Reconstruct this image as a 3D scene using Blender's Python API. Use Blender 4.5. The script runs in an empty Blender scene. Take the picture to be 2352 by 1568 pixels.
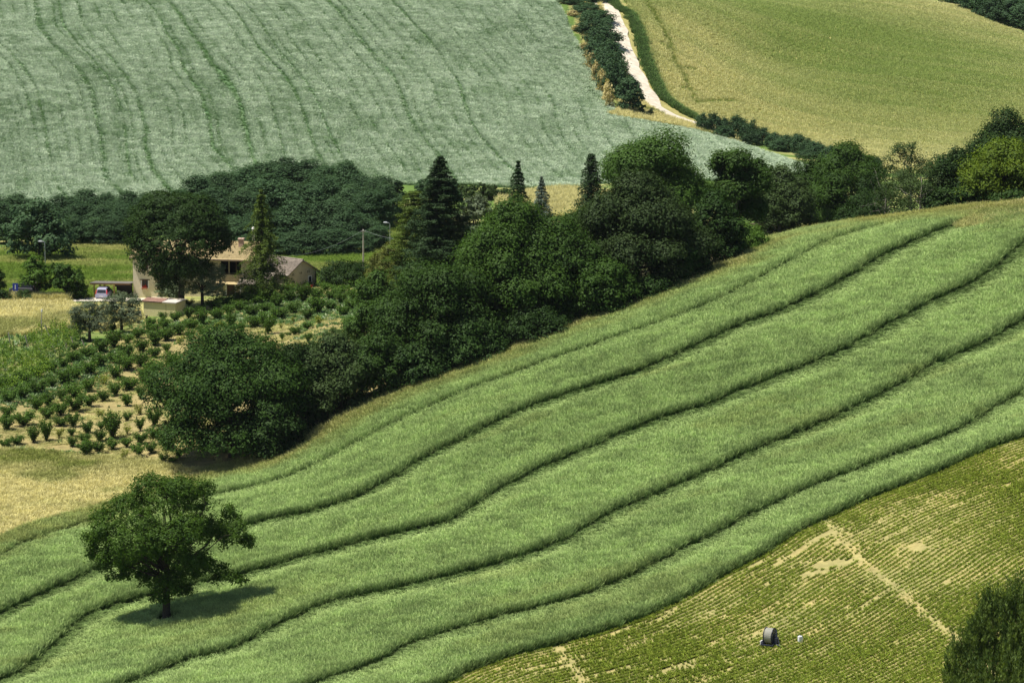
import bpy, bmesh, math, random
import numpy as np
from mathutils import Vector

# ------------------------------------------------------------------ set-up
scene = bpy.context.scene
COL = scene.collection
ZC = 95.0                    # camera height
PITCH = 0.19
F = 9187.5                   # focal length in overview pixels (2352 wide)
CX, CY = 1176.0, 784.0
R0 = np.random.default_rng(7)

def ray(u, v):
    xc = (np.asarray(u, float) - CX) / F
    yc = -(np.asarray(v, float) - CY) / F
    dx = xc
    dy = math.cos(PITCH) + yc * math.sin(PITCH)
    dz = -math.sin(PITCH) + yc * math.cos(PITCH)
    return dx / dy, dz / dy          # per metre of y

def at_depth(u, v, y):
    a, b = ray(u, v)
    return a * y, y, ZC + b * y

# ------------------------------------------------------------------ relief: thin plate spline through surveyed points
SURV = [(-300,1700,312),(0,1568,330),(600,1568,318),(1176,1568,308),(1764,1568,298),(2352,1568,286),(2700,1650,276),
 (380,1425,346),(0,1236,375),(1176,1180,352),(1764,1000,362),(2352,1004,345),(2352,735,387),(1176,1000,376),(760,1250,358),
 (1176,814,406),(1500,850,385),(1741,565,430),(2100,497,436),(2352,467,432),(2700,430,425),(2000,750,389),
 (575,1074,398),(800,950,402),(0,1060,405),(-300,1000,408),(250,1050,405),
 (0,860,448),(400,900,440),(700,800,452),(0,700,499),(-300,690,500),(304,690,503),(620,670,506),(740,665,508),
 (200,605,540),(-200,590,550),(100,565,566),(320,562,566),(650,588,566),(835,610,548),(700,600,556),(910,505,605),
 (0,450,645),(-300,450,645),(300,442,648),(650,375,672),(0,225,705),(-200,0,785),(0,0,785),(700,0,788),(700,200,722),(1270,0,802),
 (350,110,742),(1000,130,750),(1000,300,698),(900,437,652),(1100,430,655),(1300,460,622),(1300,390,672),(1400,262,718),(1596,300,722),
 (1836,375,694),(1411,50,788),(1490,240,738),(1700,300,742),(2160,355,716),(2352,250,757),(1764,0,865),(2050,0,862),(2352,78,836),
 (1764,150,795),(2100,180,782),(2700,160,800),(1500,0,815)]
WORLD = [(-300,330,-95),(300,300,-78),(-300,560,-94),(300,500,-72),(-300,800,-82),(300,800,-94),(-300,1400,-80),(300,1400,-96),
 (0,1400,-84),(0,200,-99),(-300,180,-100),(300,180,-92),(72,560,-88),(52,600,-95),(95,480,-74),(25,480,-83.5),(20,560,-92),(105,950,-106),(60,1000,-98),(0,1000,-78),(-120,1000,-74)]
def _surv():
    P = []
    for u, v, y in SURV:
        x, yy, z = at_depth(u, v, y)
        P.append((x, yy, z - ZC))
    P += WORLD
    return np.array(P, float)
_P = _surv()
_S = 100.0
def _phi(r2):
    return np.where(r2 > 1e-12, 0.5 * r2 * np.log(np.maximum(r2, 1e-12)), 0.0)
def tps_fit(xy, val, lam=0.0):
    q = xy / _S
    n = len(q)
    r2 = ((q[:, None] - q[None]) ** 2).sum(-1)
    A = np.zeros((n + 3, n + 3))
    A[:n, :n] = _phi(r2) + lam * np.eye(n)
    A[:n, n] = 1; A[:n, n + 1:] = q
    A[n, :n] = 1; A[n + 1:, :n] = q.T
    b = np.zeros(n + 3); b[:n] = val
    return q, np.linalg.solve(A, b)
def tps_eval(fit, xy):
    q, w = fit
    n = len(q)
    out = np.empty(len(xy))
    for i in range(0, len(xy), 60000):
        p = xy[i:i + 60000] / _S
        r2 = ((p[:, None] - q[None]) ** 2).sum(-1)
        out[i:i + 60000] = _phi(r2) @ w[:n] + w[n] + p @ w[n + 1:]
    return out
_fit = tps_fit(_P[:, :2], _P[:, 2], 0.004)
GX = np.arange(-420, 421, 2.0); GY = np.arange(150, 1501, 2.0)
_mx, _my = np.meshgrid(GX, GY)
ZG = tps_eval(_fit, np.stack([_mx.ravel(), _my.ravel()], 1)).reshape(_mx.shape) + ZC

def gz(x, y):
    x = np.asarray(x, float); y = np.asarray(y, float)
    fx = np.clip((x - GX[0]) / 2.0, 0, len(GX) - 1.001); fy = np.clip((y - GY[0]) / 2.0, 0, len(GY) - 1.001)
    i = fx.astype(int); j = fy.astype(int); a = fx - i; b = fy - j
    return (ZG[j, i] * (1 - a) + ZG[j, i + 1] * a) * (1 - b) + (ZG[j + 1, i] * (1 - a) + ZG[j + 1, i + 1] * a) * b

def ground_at(u, v):
    """where the sight line through a surveyed picture point meets the relief"""
    a, b = ray(u, v); a = np.atleast_1d(a); b = np.atleast_1d(b)
    ys = np.arange(250.0, 1450.0, 0.5)
    out = np.empty((len(a), 3))
    for k in range(len(a)):
        zr = ZC + b[k] * ys
        under = zr <= gz(a[k] * ys, ys)
        j = int(np.argmax(under)) if under.any() else len(ys) - 1
        lo, hi = ys[max(j - 1, 0)], ys[j]
        for _ in range(14):
            m = 0.5 * (lo + hi)
            if ZC + b[k] * m <= gz(a[k] * m, m): hi = m
            else: lo = m
        out[k] = (a[k] * hi, hi, gz(a[k] * hi, hi))
    return out
def gp(u, v):
    return ground_at([u], [v])[0]
def trace(pts):
    p = np.array(pts, float)
    return ground_at(p[:, 0], p[:, 1])
def back_u(x, y, z):
    """overview pixel of a world point (used only to sort and describe plants)"""
    dz = z - ZC
    d = y * math.cos(PITCH) - dz * math.sin(PITCH)
    up = y * math.sin(PITCH) + dz * math.cos(PITCH)
    return CX + F * x / d, CY - F * up / d

# ------------------------------------------------------------------ noise
_T = np.random.default_rng(99).random((256, 256))
def vnoise(x, y, seed=0):
    x = np.asarray(x, float) + seed * 17.31; y = np.asarray(y, float) + seed * 9.77
    i = np.floor(x).astype(int); j = np.floor(y).astype(int)
    a = x - i; b = y - j
    a = a * a * (3 - 2 * a); b = b * b * (3 - 2 * b)
    g = lambda p, q: _T[q % 256, p % 256]
    return (g(i, j) * (1 - a) + g(i + 1, j) * a) * (1 - b) + (g(i, j + 1) * (1 - a) + g(i + 1, j + 1) * a) * b
def fbm(x, y, seed=0, octv=4):
    s = 0; amp = 0.5; t = 0
    for k in range(octv):
        s = s + amp * vnoise(x * 2 ** k, y * 2 ** k, seed + k * 3); t += amp; amp *= 0.55
    return s / t
def sstep(a, b, x):
    t = np.clip((x - a) / (b - a), 0, 1)
    return t * t * (3 - 2 * t)

# ------------------------------------------------------------------ plane geometry
def dist_poly(px, py, poly, closed=False):
    P = np.asarray(poly)[:, :2]
    Q = np.roll(P, -1, 0) if closed else P[1:]
    A = P if closed else P[:-1]
    d2 = np.full(len(px), 1e18); side = np.zeros(len(px))
    for (ax, ay), (bx, by) in zip(A, Q):
        ex, ey = bx - ax, by - ay
        L = ex * ex + ey * ey + 1e-12
        t = np.clip(((px - ax) * ex + (py - ay) * ey) / L, 0, 1)
        dx = px - ax - t * ex; dy = py - ay - t * ey
        dd = dx * dx + dy * dy
        m = dd < d2
        d2 = np.where(m, dd, d2)
        side = np.where(m, ex * dy - ey * dx, side)
    return np.sqrt(d2), side
def inside(px, py, poly):
    P = np.asarray(poly)[:, :2]
    r = np.zeros(len(px), bool)
    for (ax, ay), (bx, by) in zip(P, np.roll(P, -1, 0)):
        c = ((ay > py) != (by > py))
        xi = (bx - ax) * (py - ay) / ((by - ay) if by != ay else 1e-9) + ax
        r ^= c & (px < xi)
    return r
def smooth_line(p, n=8):
    """Catmull-Rom through a polyline"""
    p = np.asarray(p, float)
    q = np.vstack([2 * p[0] - p[1], p, 2 * p[-1] - p[-2]])
    out = []
    for k in range(1, len(q) - 2):
        for t in np.linspace(0, 1, n, endpoint=False):
            a, b, c, d = q[k - 1], q[k], q[k + 1], q[k + 2]
            out.append(0.5 * (2 * b + (c - a) * t + (2 * a - 5 * b + 4 * c - d) * t * t + (3 * b - a - 3 * c + d) * t ** 3))
    out.append(p[-1])
    return np.array(out)

# ------------------------------------------------------------------ object helpers
def mesh_np(name, verts, faces, mats=(), smooth=False, attrs=None, midx=None):
    me = bpy.data.meshes.new(name)
    verts = np.asarray(verts, np.float32)
    groups = faces if isinstance(faces, list) else [faces]
    groups = [np.asarray(f, np.int32) for f in groups if len(f)]
    nf = sum(len(f) for f in groups); nl = sum(f.size for f in groups)
    me.vertices.add(len(verts)); me.vertices.foreach_set('co', verts.ravel())
    me.loops.add(nl); me.loops.foreach_set('vertex_index', np.concatenate([f.ravel() for f in groups]))
    tot = np.concatenate([np.full(len(f), f.shape[1], np.int32) for f in groups])
    me.polygons.add(nf)
    me.polygons.foreach_set('loop_start', np.concatenate([[0], np.cumsum(tot)[:-1]]).astype(np.int32))
    me.polygons.foreach_set('loop_total', tot)
    if smooth: me.polygons.foreach_set('use_smooth', np.ones(nf, bool))
    if midx is not None: me.polygons.foreach_set('material_index', np.asarray(midx, np.int32))
    for m in mats: me.materials.append(m)
    for k, a in (attrs or {}).items():
        a = np.asarray(a)
        if a.ndim == 2:
            at = me.attributes.new(k, 'FLOAT_COLOR', 'POINT'); at.data.foreach_set('color', a.astype(np.float32).ravel())
        else:
            at = me.attributes.new(k, 'FLOAT', 'POINT'); at.data.foreach_set('value', a.astype(np.float32))
    me.update(calc_edges=True)
    me.validate()
    return me
def link(name, data, parent=None, loc=None, rot=None, scale=None):
    o = bpy.data.objects.new(name, data)
    COL.objects.link(o)
    if parent is not None: o.parent = parent
    if loc is not None: o.location = loc
    if rot is not None: o.rotation_euler = rot
    if scale is not None: o.scale = scale
    return o
def tag(o, label, cat, group=None, kind=None):
    o['label'] = label; o['category'] = cat
    if group: o['group'] = group
    if kind: o['kind'] = kind
    return o
def struct(o, label=None):
    o['kind'] = 'structure'
    if label: o['label'] = label
    return o
def thing(name, label, cat, loc, rotz=0.0, group=None):
    o = bpy.data.objects.new(name, None); COL.objects.link(o)
    o.location = loc; o.rotation_euler = (0, 0, rotz); o.empty_display_size = 0.3
    return tag(o, label, cat, group)
def dup(root, loc, rotz, label, scale=(1, 1, 1), group=None):
    r = root.copy(); COL.objects.link(r); r.location = loc; r.rotation_euler = (0, 0, rotz); r.scale = scale
    r['label'] = label
    if group: r['group'] = group
    for ch in root.children:
        c = ch.copy(); COL.objects.link(c); c.parent = r
        for g in ch.children:
            d = g.copy(); COL.objects.link(d); d.parent = c
    return r

# ------------------------------------------------------------------ solid modelling in a bmesh-like collector
class MB:
    def __init__(s): s.v = []; s.f = []; s.m = []
    def add(s, vs, fs, mi=0):
        b = len(s.v); s.v += [tuple(map(float, p)) for p in vs]
        for f in fs: s.f.append([b + i for i in f]); s.m.append(mi)
        return s
    def box(s, x0, x1, y0, y1, z0, z1, mi=0):
        vs = [(x0,y0,z0),(x1,y0,z0),(x1,y1,z0),(x0,y1,z0),(x0,y0,z1),(x1,y0,z1),(x1,y1,z1),(x0,y1,z1)]
        return s.add(vs, [(3,2,1,0),(4,5,6,7),(0,1,5,4),(1,2,6,5),(2,3,7,6),(3,0,4,7)], mi)
    def prism(s, poly, axis, a, b, mi=0, fx=None):
        """polygon in the plane normal to `axis` (0=x,1=y,2=z) extruded from a to b; fx(p) scales the extent"""
        n = len(poly); vs = []
        for e in (a, b):
            for p in poly:
                w = e * (fx(p) if fx else 1.0)
                q = list(p); q.insert(axis, w); vs.append(q)
        fs = [tuple(range(n))[::-1], tuple(range(n, 2 * n))] + [(i, (i + 1) % n, n + (i + 1) % n, n + i) for i in range(n)]
        return s.add(vs, fs, mi)
    def tube(s, pts, rad, k=8, mi=0, cap=True):
        pts = [Vector(p) for p in pts]; n = len(pts)
        if not hasattr(rad, '__len__'): rad = [rad] * n
        b = len(s.v); ref = Vector((0.31, 0.87, 0.38))
        for i, p in enumerate(pts):
            t = (pts[min(i + 1, n - 1)] - pts[max(i - 1, 0)]).normalized()
            r = ref if abs(t.dot(ref)) < 0.95 else Vector((1, 0, 0))
            a = t.cross(r).normalized(); c = t.cross(a)
            for j in range(k):
                an = 2 * math.pi * j / k
                s.v.append(tuple(p + (a * math.cos(an) + c * math.sin(an)) * rad[i]))
        for i in range(n - 1):
            for j in range(k):
                s.f.append([b + i * k + j, b + i * k + (j + 1) % k, b + (i + 1) * k + (j + 1) % k, b + (i + 1) * k + j]); s.m.append(mi)
        if cap:
            s.f.append([b + j for j in range(k)][::-1]); s.m.append(mi)
            s.f.append([b + (n - 1) * k + j for j in range(k)]); s.m.append(mi)
        return s
    def disc_wheel(s, c, r, w, k=20, mi=0, axis=0, inner=0.0):
        vs = []; cx, cy, cz = c
        ring = [(math.cos(2 * math.pi * j / k), math.sin(2 * math.pi * j / k)) for j in range(k)]
        prof = [(-w / 2, inner or 0.0001), (-w / 2, r * .93), (-w * .35, r), (w * .35, r), (w / 2, r * .93), (w / 2, inner or 0.0001)]
        for off, rr in prof:
            for a, b in ring:
                d = [a * rr, b * rr]; d.insert(axis, off); vs.append((cx + d[0], cy + d[1], cz + d[2]))
        fs = []
        m = len(prof)
        for q in range(m if inner else m - 1):
            for j in range(k):
                fs.append((q * k + j, q * k + (j + 1) % k, ((q + 1) % m) * k + (j + 1) % k, ((q + 1) % m) * k + j))
        return s.add(vs, fs, mi)
    def mesh(s, name, mats, smooth=False):
        me = bpy.data.meshes.new(name); me.from_pydata(s.v, [], s.f)
        for m in (mats if isinstance(mats, (list, tuple)) else [mats]): me.materials.append(m)
        me.polygons.foreach_set('material_index', s.m)
        me.update()
        bm = bmesh.new(); bm.from_mesh(me); bmesh.ops.recalc_face_normals(bm, faces=bm.faces); bm.to_mesh(me); bm.free()
        if smooth: me.polygons.foreach_set('use_smooth', [True] * len(me.polygons))
        return me
    def build(s, name, mats, parent=None, smooth=False, **k):
        return link(name, s.mesh(name, mats, smooth), parent, **k)
def bevel(o, w=0.02, seg=2):
    m = o.modifiers.new('bevel', 'BEVEL'); m.width = w; m.segments = seg; m.limit_method = 'ANGLE'
    return o

# ------------------------------------------------------------------ materials
class NT:
    def __init__(s, name):
        s.mat = bpy.data.materials.new(name); s.mat.use_nodes = True
        s.t = s.mat.node_tree; s.t.nodes.clear()
        s.out = s.t.nodes.new('ShaderNodeOutputMaterial')
    def n(s, typ, **k):
        nd = s.t.nodes.new(typ)
        for a, b in k.items(): setattr(nd, a, b)
        return nd
    def l(s, a, b): s.t.links.new(a, b)
    def mix(s, fac, a, b, blend='MIX'):
        m = s.n('ShaderNodeMix', data_type='RGBA', blend_type=blend)
        for sock, val in ((m.inputs[0], fac), (m.inputs[6], a), (m.inputs[7], b)):
            if hasattr(val, 'is_linked'): s.l(val, sock)
            elif isinstance(val, (int, float)): sock.default_value = val
            else: sock.default_value = (*val[:3], 1)
        return m.outputs[2]
    def math(s, op, a, b=None):
        m = s.n('ShaderNodeMath', operation=op)
        for sock, val in zip(m.inputs, (a, b)):
            if val is None: continue
            if hasattr(val, 'is_linked'): s.l(val, sock)
            else: sock.default_value = val
        return m.outputs[0]
    def noise(s, scale, detail=4, rough=0.55, vec=None, coord='Object'):
        nz = s.n('ShaderNodeTexNoise'); nz.inputs['Scale'].default_value = scale
        nz.inputs['Detail'].default_value = detail; nz.inputs['Roughness'].default_value = rough
        if vec is None:
            tc = s.n('ShaderNodeTexCoord'); vec = tc.outputs[coord]
        s.l(vec, nz.inputs['Vector'])
        return nz.outputs['Fac']
    def ramp(s, fac, stops):
        r = s.n('ShaderNodeValToRGB'); e = r.color_ramp.elements
        e[0].position, e[0].color = stops[0][0], (*stops[0][1], 1)
        e[1].position, e[1].color = stops[-1][0], (*stops[-1][1], 1)
        for p, c in stops[1:-1]:
            q = e.new(p); q.color = (*c, 1)
        s.l(fac, r.inputs[0]); return r.outputs[0]

def hard_mat(name, c1, c2=None, scale=3.0, rough=0.8, metal=0.0, bump=0.0, bscale=20.0, spec=0.3):
    t = NT(name); b = t.n('ShaderNodeBsdfPrincipled')
    b.inputs['Roughness'].default_value = rough; b.inputs['Metallic'].default_value = metal
    b.inputs['Specular IOR Level'].default_value = spec
    if c2 is None: c2 = tuple(x * 0.75 for x in c1)
    nz = t.noise(scale, 5, 0.6)
    t.l(t.ramp(nz, [(0.3, c2), (0.7, c1)]), b.inputs['Base Color'])
    if bump:
        bp = t.n('ShaderNodeBump'); bp.inputs['Strength'].default_value = bump; bp.inputs['Distance'].default_value = 0.05
        t.l(t.noise(bscale, 4), bp.inputs['Height']); t.l(bp.outputs[0], b.inputs['Normal'])
    t.l(b.outputs[0], t.out.inputs[0]); return t.mat

def leaf_mat(name, dark, light, trans=0.25, gloss=0.012, vary=0.2):
    """foliage: two leaf colours chosen clump by clump, some light passing through"""
    t = NT(name)
    a = t.n('ShaderNodeAttribute', attribute_name='tint')
    oi = t.n('ShaderNodeObjectInfo')
    c = t.mix(a.outputs['Fac'], dark, light)
    v = t.math('ADD', t.math('MULTIPLY', oi.outputs['Random'], 2 * vary), 1 - vary)
    cc = t.n('ShaderNodeCombineColor'); [t.l(v, cc.inputs[i]) for i in range(3)]
    c = t.mix(1.0, c, cc.outputs[0], 'MULTIPLY')
    d = t.n('ShaderNodeBsdfDiffuse'); t.l(c, d.inputs[0])
    tr = t.n('ShaderNodeBsdfTranslucent'); t.l(t.mix(1.0, c, (1.25, 1.25, 0.55), 'MULTIPLY'), tr.inputs[0])
    m = t.n('ShaderNodeMixShader'); m.inputs[0].default_value = trans
    t.l(d.outputs[0], m.inputs[1]); t.l(tr.outputs[0], m.inputs[2])
    g = t.n('ShaderNodeBsdfGlossy'); g.inputs['Roughness'].default_value = 0.6; g.inputs[0].default_value = (0.8, 0.9, 0.8, 1)
    m2 = t.n('ShaderNodeMixShader'); m2.inputs[0].default_value = gloss
    t.l(m.outputs[0], m2.inputs[1]); t.l(g.outputs[0], m2.inputs[2])
    t.l(m2.outputs[0], t.out.inputs[0]); return t.mat

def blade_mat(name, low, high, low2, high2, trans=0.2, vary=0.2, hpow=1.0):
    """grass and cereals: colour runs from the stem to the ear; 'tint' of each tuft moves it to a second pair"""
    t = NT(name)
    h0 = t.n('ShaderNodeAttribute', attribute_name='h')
    lf = t.n('ShaderNodeAttribute', attribute_name='darkened', attribute_type='INSTANCER')  # pulls a tuft towards its dark stem colour; paints shade into the barley
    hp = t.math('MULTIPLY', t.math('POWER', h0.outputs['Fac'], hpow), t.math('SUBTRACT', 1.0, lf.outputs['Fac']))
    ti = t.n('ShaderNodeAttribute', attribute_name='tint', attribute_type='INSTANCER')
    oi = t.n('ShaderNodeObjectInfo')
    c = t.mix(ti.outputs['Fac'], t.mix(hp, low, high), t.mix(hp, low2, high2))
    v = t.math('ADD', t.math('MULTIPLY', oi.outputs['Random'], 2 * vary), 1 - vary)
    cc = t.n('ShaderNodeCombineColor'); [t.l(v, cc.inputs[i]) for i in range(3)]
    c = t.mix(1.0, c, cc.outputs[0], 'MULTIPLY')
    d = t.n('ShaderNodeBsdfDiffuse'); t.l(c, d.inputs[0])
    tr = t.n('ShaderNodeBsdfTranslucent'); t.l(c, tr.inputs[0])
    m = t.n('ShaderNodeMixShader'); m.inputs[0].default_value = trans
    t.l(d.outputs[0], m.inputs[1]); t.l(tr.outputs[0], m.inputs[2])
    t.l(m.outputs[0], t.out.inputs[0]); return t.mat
# ------------------------------------------------------------------ surveyed lines (overview pixels, laid on the relief)
E_LOW = trace([(-400,2100),(300,1830),(700,1690),(900,1612),(1025,1572),(1075,1545),(1176,1508),(1276,1483),(1376,1456),(1476,1421),(1576,1376),(1676,1316),(1751,1278),(1826,1228),(1901,1193),(1976,1156),(2076,1116),(2176,1076),(2276,1031),(2352,1006),(2500,955),(2700,880)])
E_UP = trace([(-400,1400),(-150,1300),(0,1238),(75,1206),(190,1176),(350,1130),(500,1090),(575,1074),(650,1059),(725,1009),(850,939),(950,894),(1050,859),(1176,814),(1276,770),(1376,735),(1451,705),(1576,655),(1676,610),(1741,565),(1826,532),(1926,515),(2076,500),(2226,480),(2352,467),(2500,452),(2700,440)])
def sm(pts, dv=0): return smooth_line(trace([(u, v + dv) for u, v in pts]), 5)[:, :2]
TRACKS = [sm(t, 8) for t in [
 [(-200,1370),(-100,1322),(0,1272),(65,1238),(195,1197),(300,1165),(420,1150),(520,1130),(675,1087),(825,1012),(925,960),(1085,890),(1170,860),(1300,812),(1476,752),(1626,695),(1726,645),(1826,590),(1921,545),(2000,522)],
 [(-200,1500),(0,1406),(125,1349),(220,1306),(400,1245),(590,1196),(700,1174),(800,1144),(875,1109),(975,1049),(1075,999),(1176,948),(1251,919),(1376,879),(1501,834),(1616,784),(1676,755),(1826,695),(1926,645),(2026,585),(2136,535),(2190,512)],
 [(-150,1640),(0,1561),(50,1539),(115,1489),(165,1439),(225,1399),(325,1369),(450,1338),(570,1311),(700,1276),(800,1249),(900,1224),(1025,1194),(1100,1149),(1176,1106),(1251,1069),(1376,1014),(1501,964),(1626,924),(1751,874),(1876,826),(1971,784),(2026,750),(2126,695),(2226,650),(2301,600),(2352,552),(2480,480)],
 [(100,1640),(300,1564),(350,1544),(425,1514),(525,1489),(600,1452),(675,1414),(750,1384),(850,1359),(975,1334),(1075,1309),(1176,1282),(1226,1264),(1301,1234),(1376,1189),(1501,1134),(1626,1079),(1751,1024),(1851,984),(1951,939),(2076,874),(2151,829),(2261,784),(2352,733),(2500,660),(2700,570)],
 [(450,1660),(600,1612),(725,1564),(800,1539),(875,1514),(950,1474),(1075,1434),(1176,1406),(1326,1366),(1451,1319),(1551,1266),(1651,1219),(1751,1164),(1876,1109),(2001,1061),(2101,1024),(2201,984),(2276,939),(2352,899),(2500,830),(2700,740)]]]
T_GAP = [0.45, 1.0, 1.0, 1.0, 0.8]
POLY_CROP = np.vstack([E_LOW, E_UP[::-1]])[:, :2]
POLY_ROWS = np.vstack([E_LOW[:, :2], [(150, 330), (150, 240), (-60, 240), (-120, 285)]])
POLY_ORCH = trace([(-300,1010),(-100,1022),(0,1031),(100,1035),(190,1045),(280,1050),(380,1063),(450,1078),(560,1066),(700,990),(850,920),(960,860),(1020,780),(960,690),(850,652),(730,655),(640,668),(560,675),(500,690),(432,716),(405,735),(330,738),(250,772),(200,792),(120,840),(0,880),(-100,905),(-300,950)])[:, :2]
POLY_VINE = trace([(-300,945),(-100,905),(0,880),(120,838),(210,788),(200,757),(120,762),(0,775),(-100,785),(-300,800)])[:, :2]
POLY_DRY = trace([(-400,800),(-100,785),(0,775),(120,762),(200,757),(250,762),(330,735),(325,722),(300,707),(175,704),(150,691),(0,689),(-400,692)])[:, :2]
POLY_DRY2 = np.vstack([trace([(-400,1400),(-150,1300),(0,1238),(75,1206),(190,1176),(350,1130),(500,1090),(570,1074)])[:, :2],
                       trace([(560,1066),(450,1078),(380,1063),(280,1050),(190,1045),(100,1035),(0,1031),(-100,1022),(-400,1005)])[:, :2]])
E_BLUE = trace([(1190,-190),(1240,-80),(1276,0),(1316,85),(1366,165),(1401,230),(1411,255),(1386,264),(1426,272),(1500,284),(1596,302),(1676,322),(1776,357),(1836,377),(1900,400)])
POLY_BLUE = np.vstack([E_BLUE[:, :2], trace([(1780,420),(1500,412),(1410,420),(1300,432),(1180,432),(1080,425),(900,425),(650,430),(330,470),(0,480),(-400,480)])[:, :2], [(-190, 700), (-190, 905), (10, 905)]])
ROADL = trace([(1300,-220),(1345,-110),(1385,-10),(1411,50),(1421,90),(1436,135),(1456,175),(1476,210),(1493,238),(1526,259),(1566,275),(1600,286),(1650,302)])
POLY_GOLD = np.vstack([trace([(1375,-150),(1425,-10),(1462,45),(1484,100),(1503,170),(1523,218),(1562,250),(1600,268),(1690,300),(1800,335),(1900,362),(2010,385),(2200,400),(2700,380)])[:, :2], trace([(2700,210),(2500,140),(2352,80),(2240,38),(2150,8),(2080,-14),(1980,-60)])[:, :2], [(60, 1010)]])
LONE = gp(382, 1425)

def in_view(x, y, m=1.14, pad=14):
    return np.abs(x) < 0.128 * y * m + pad
def grid_pts(poly, step, rng, jit=0.9, view=True):
    lo = poly.min(0); hi = poly.max(0)
    if view: lo[0] = max(lo[0], -0.15 * hi[1] - 8); hi[0] = min(hi[0], 0.15 * hi[1] + 8)
    xs = np.arange(lo[0], hi[0], step); ys = np.arange(lo[1], hi[1], step)
    X, Y = np.meshgrid(xs, ys)
    X = (X + rng.uniform(-.5, .5, X.shape) * step * jit).ravel(); Y = (Y + rng.uniform(-.5, .5, Y.shape) * step * jit).ravel()
    k = in_view(X, Y) if view else np.ones(len(X), bool)
    X, Y = X[k], Y[k]
    k = inside(X, Y, poly)
    return X[k], Y[k]

# ------------------------------------------------------------------ far field drilling lines: a coordinate that is constant along every line
Q = lambda pts: trace([(a / 2, b / 2) for a, b in pts])[:, :2]
FAR_LINES = [(0, Q([(0,245),(60,310),(100,380),(130,450),(150,540),(155,620)])), (.55, Q([(60,270),(120,340),(165,420),(185,510),(200,600),(205,690),(230,770),(270,850)])),
 (2.6, Q([(160,130),(230,220),(320,300),(380,390),(410,480),(440,570),(465,660),(465,760),(445,840)])),
 (4.0, Q([(370,60),(430,170),(520,270),(600,350),(650,430),(685,520),(705,610),(710,720),(760,830)])),
 (6.2, Q([(780,320),(840,400),(880,500),(905,600),(910,690)])), (6.9, Q([(760,0),(830,70),(880,170),(960,250),(1060,340),(1120,420),(1160,510),(1180,610),(1200,690)])),
 (8.7, Q([(1020,0),(1100,80),(1170,180),(1250,290),(1320,370),(1360,450),(1390,540),(1420,640),(1450,720)])),
 (10.9, Q([(1300,0),(1380,90),(1450,200),(1530,310),(1620,420),(1690,520),(1760,640),(1850,740)])),
 (12.4, Q([(1500,0),(1570,80),(1640,160),(1720,250),(1810,340),(1860,440),(1890,550),(1950,640),(2020,720)])),
 (14.6, Q([(1800,0),(1880,90),(1980,200),(2060,330),(2110,450),(2150,560),(2220,650),(2300,740)])),
 (16.8, Q([(2050,0),(2150,110),(2260,220),(2352,330),(2480,480)])), (18.2, Q([(2200,0),(2352,180),(2480,300),(2600,400)])), (-1.9, Q([(0,560),(30,650),(50,780)]))]
_fp = np.vstack([p for _, p in FAR_LINES]); _fv = np.concatenate([np.full(len(p), w) for w, p in FAR_LINES])
FARW = tps_fit(_fp, _fv, 0.01)
STRONG = [0, .55, 2.6, 3.4, 4.0, 6.2, 6.9, 8.7, 9.3, 12.4, 14.6]

# ------------------------------------------------------------------ ground sheet
xs = np.concatenate([np.arange(-420, -172, 6.0), np.arange(-172, 172.1, 1.0), np.arange(176, 421, 6.0)])
ys = np.concatenate([np.arange(152, 240, 4.0), np.arange(240, 880, 1.0), np.arange(880, 1499, 5.0)])
MX, MY = np.meshgrid(xs, ys); gx_, gy_ = MX.ravel(), MY.ravel()
gzv = gz(gx_, gy_) + (fbm(gx_ / 9, gy_ / 9, 3) - .5) * .25
def jitter(x, y, a=1.2, s=3.0): return (fbm(x / s, y / s, 21) - .5) * 2 * a, (fbm(x / s, y / s, 43) - .5) * 2 * a
jx, jy = jitter(gx_, gy_)
wx, wy = gx_ + jx, gy_ + jy
n1 = fbm(gx_ / 14, gy_ / 5, 1); n2 = fbm(gx_ / 5, gy_ / 3, 5); n3 = fbm(gx_ / 40, gy_ / 22, 8)
lerp = lambda a, b, t: np.asarray(a)[None] * (1 - t[:, None]) + np.asarray(b)[None] * t[:, None]
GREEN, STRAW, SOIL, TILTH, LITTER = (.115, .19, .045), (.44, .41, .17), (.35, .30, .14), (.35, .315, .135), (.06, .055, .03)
gcol = lerp(GREEN, STRAW, sstep(.45, .7, .6 * n1 + .4 * n3))
def paint(mask, c): gcol[mask] = c[mask]
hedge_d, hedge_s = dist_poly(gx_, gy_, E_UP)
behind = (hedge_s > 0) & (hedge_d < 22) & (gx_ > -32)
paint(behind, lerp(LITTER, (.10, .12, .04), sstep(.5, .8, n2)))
m = inside(wx, wy, POLY_BLUE); paint(m, lerp((.07, .15, .07), (.16, .24, .12), n2))
m = inside(wx, wy, POLY_GOLD); paint(m, lerp((.30, .31, .11), (.42, .38, .16), n1))
m = inside(wx, wy, POLY_CROP); paint(m, lerp((.05, .10, .025), (.10, .13, .05), n2))
m = inside(gx_, gy_, POLY_ROWS); paint(m, lerp(TILTH, (.42, .35, .15), sstep(.45, .75, n2)))
m = inside(wx, wy, POLY_ORCH); paint(m, lerp(SOIL, (.33, .27, .12), n2))
m = inside(wx, wy, POLY_VINE); paint(m, lerp((.15, .20, .06), SOIL, sstep(.5, .7, n2)))
m = inside(wx, wy, POLY_DRY) | inside(wx, wy, POLY_DRY2); paint(m, lerp((.30, .29, .10), STRAW, sstep(.35, .6, n1)))
m = inside(gx_, gy_, np.vstack([trace([(2285,28),(2352,42),(2500,90)])[:, :2], [(190, 1010), (100, 1010)]])); paint(m, lerp((.55, .50, .2), STRAW, n1))
rd, _ = dist_poly(gx_, gy_, ROADL)
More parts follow.
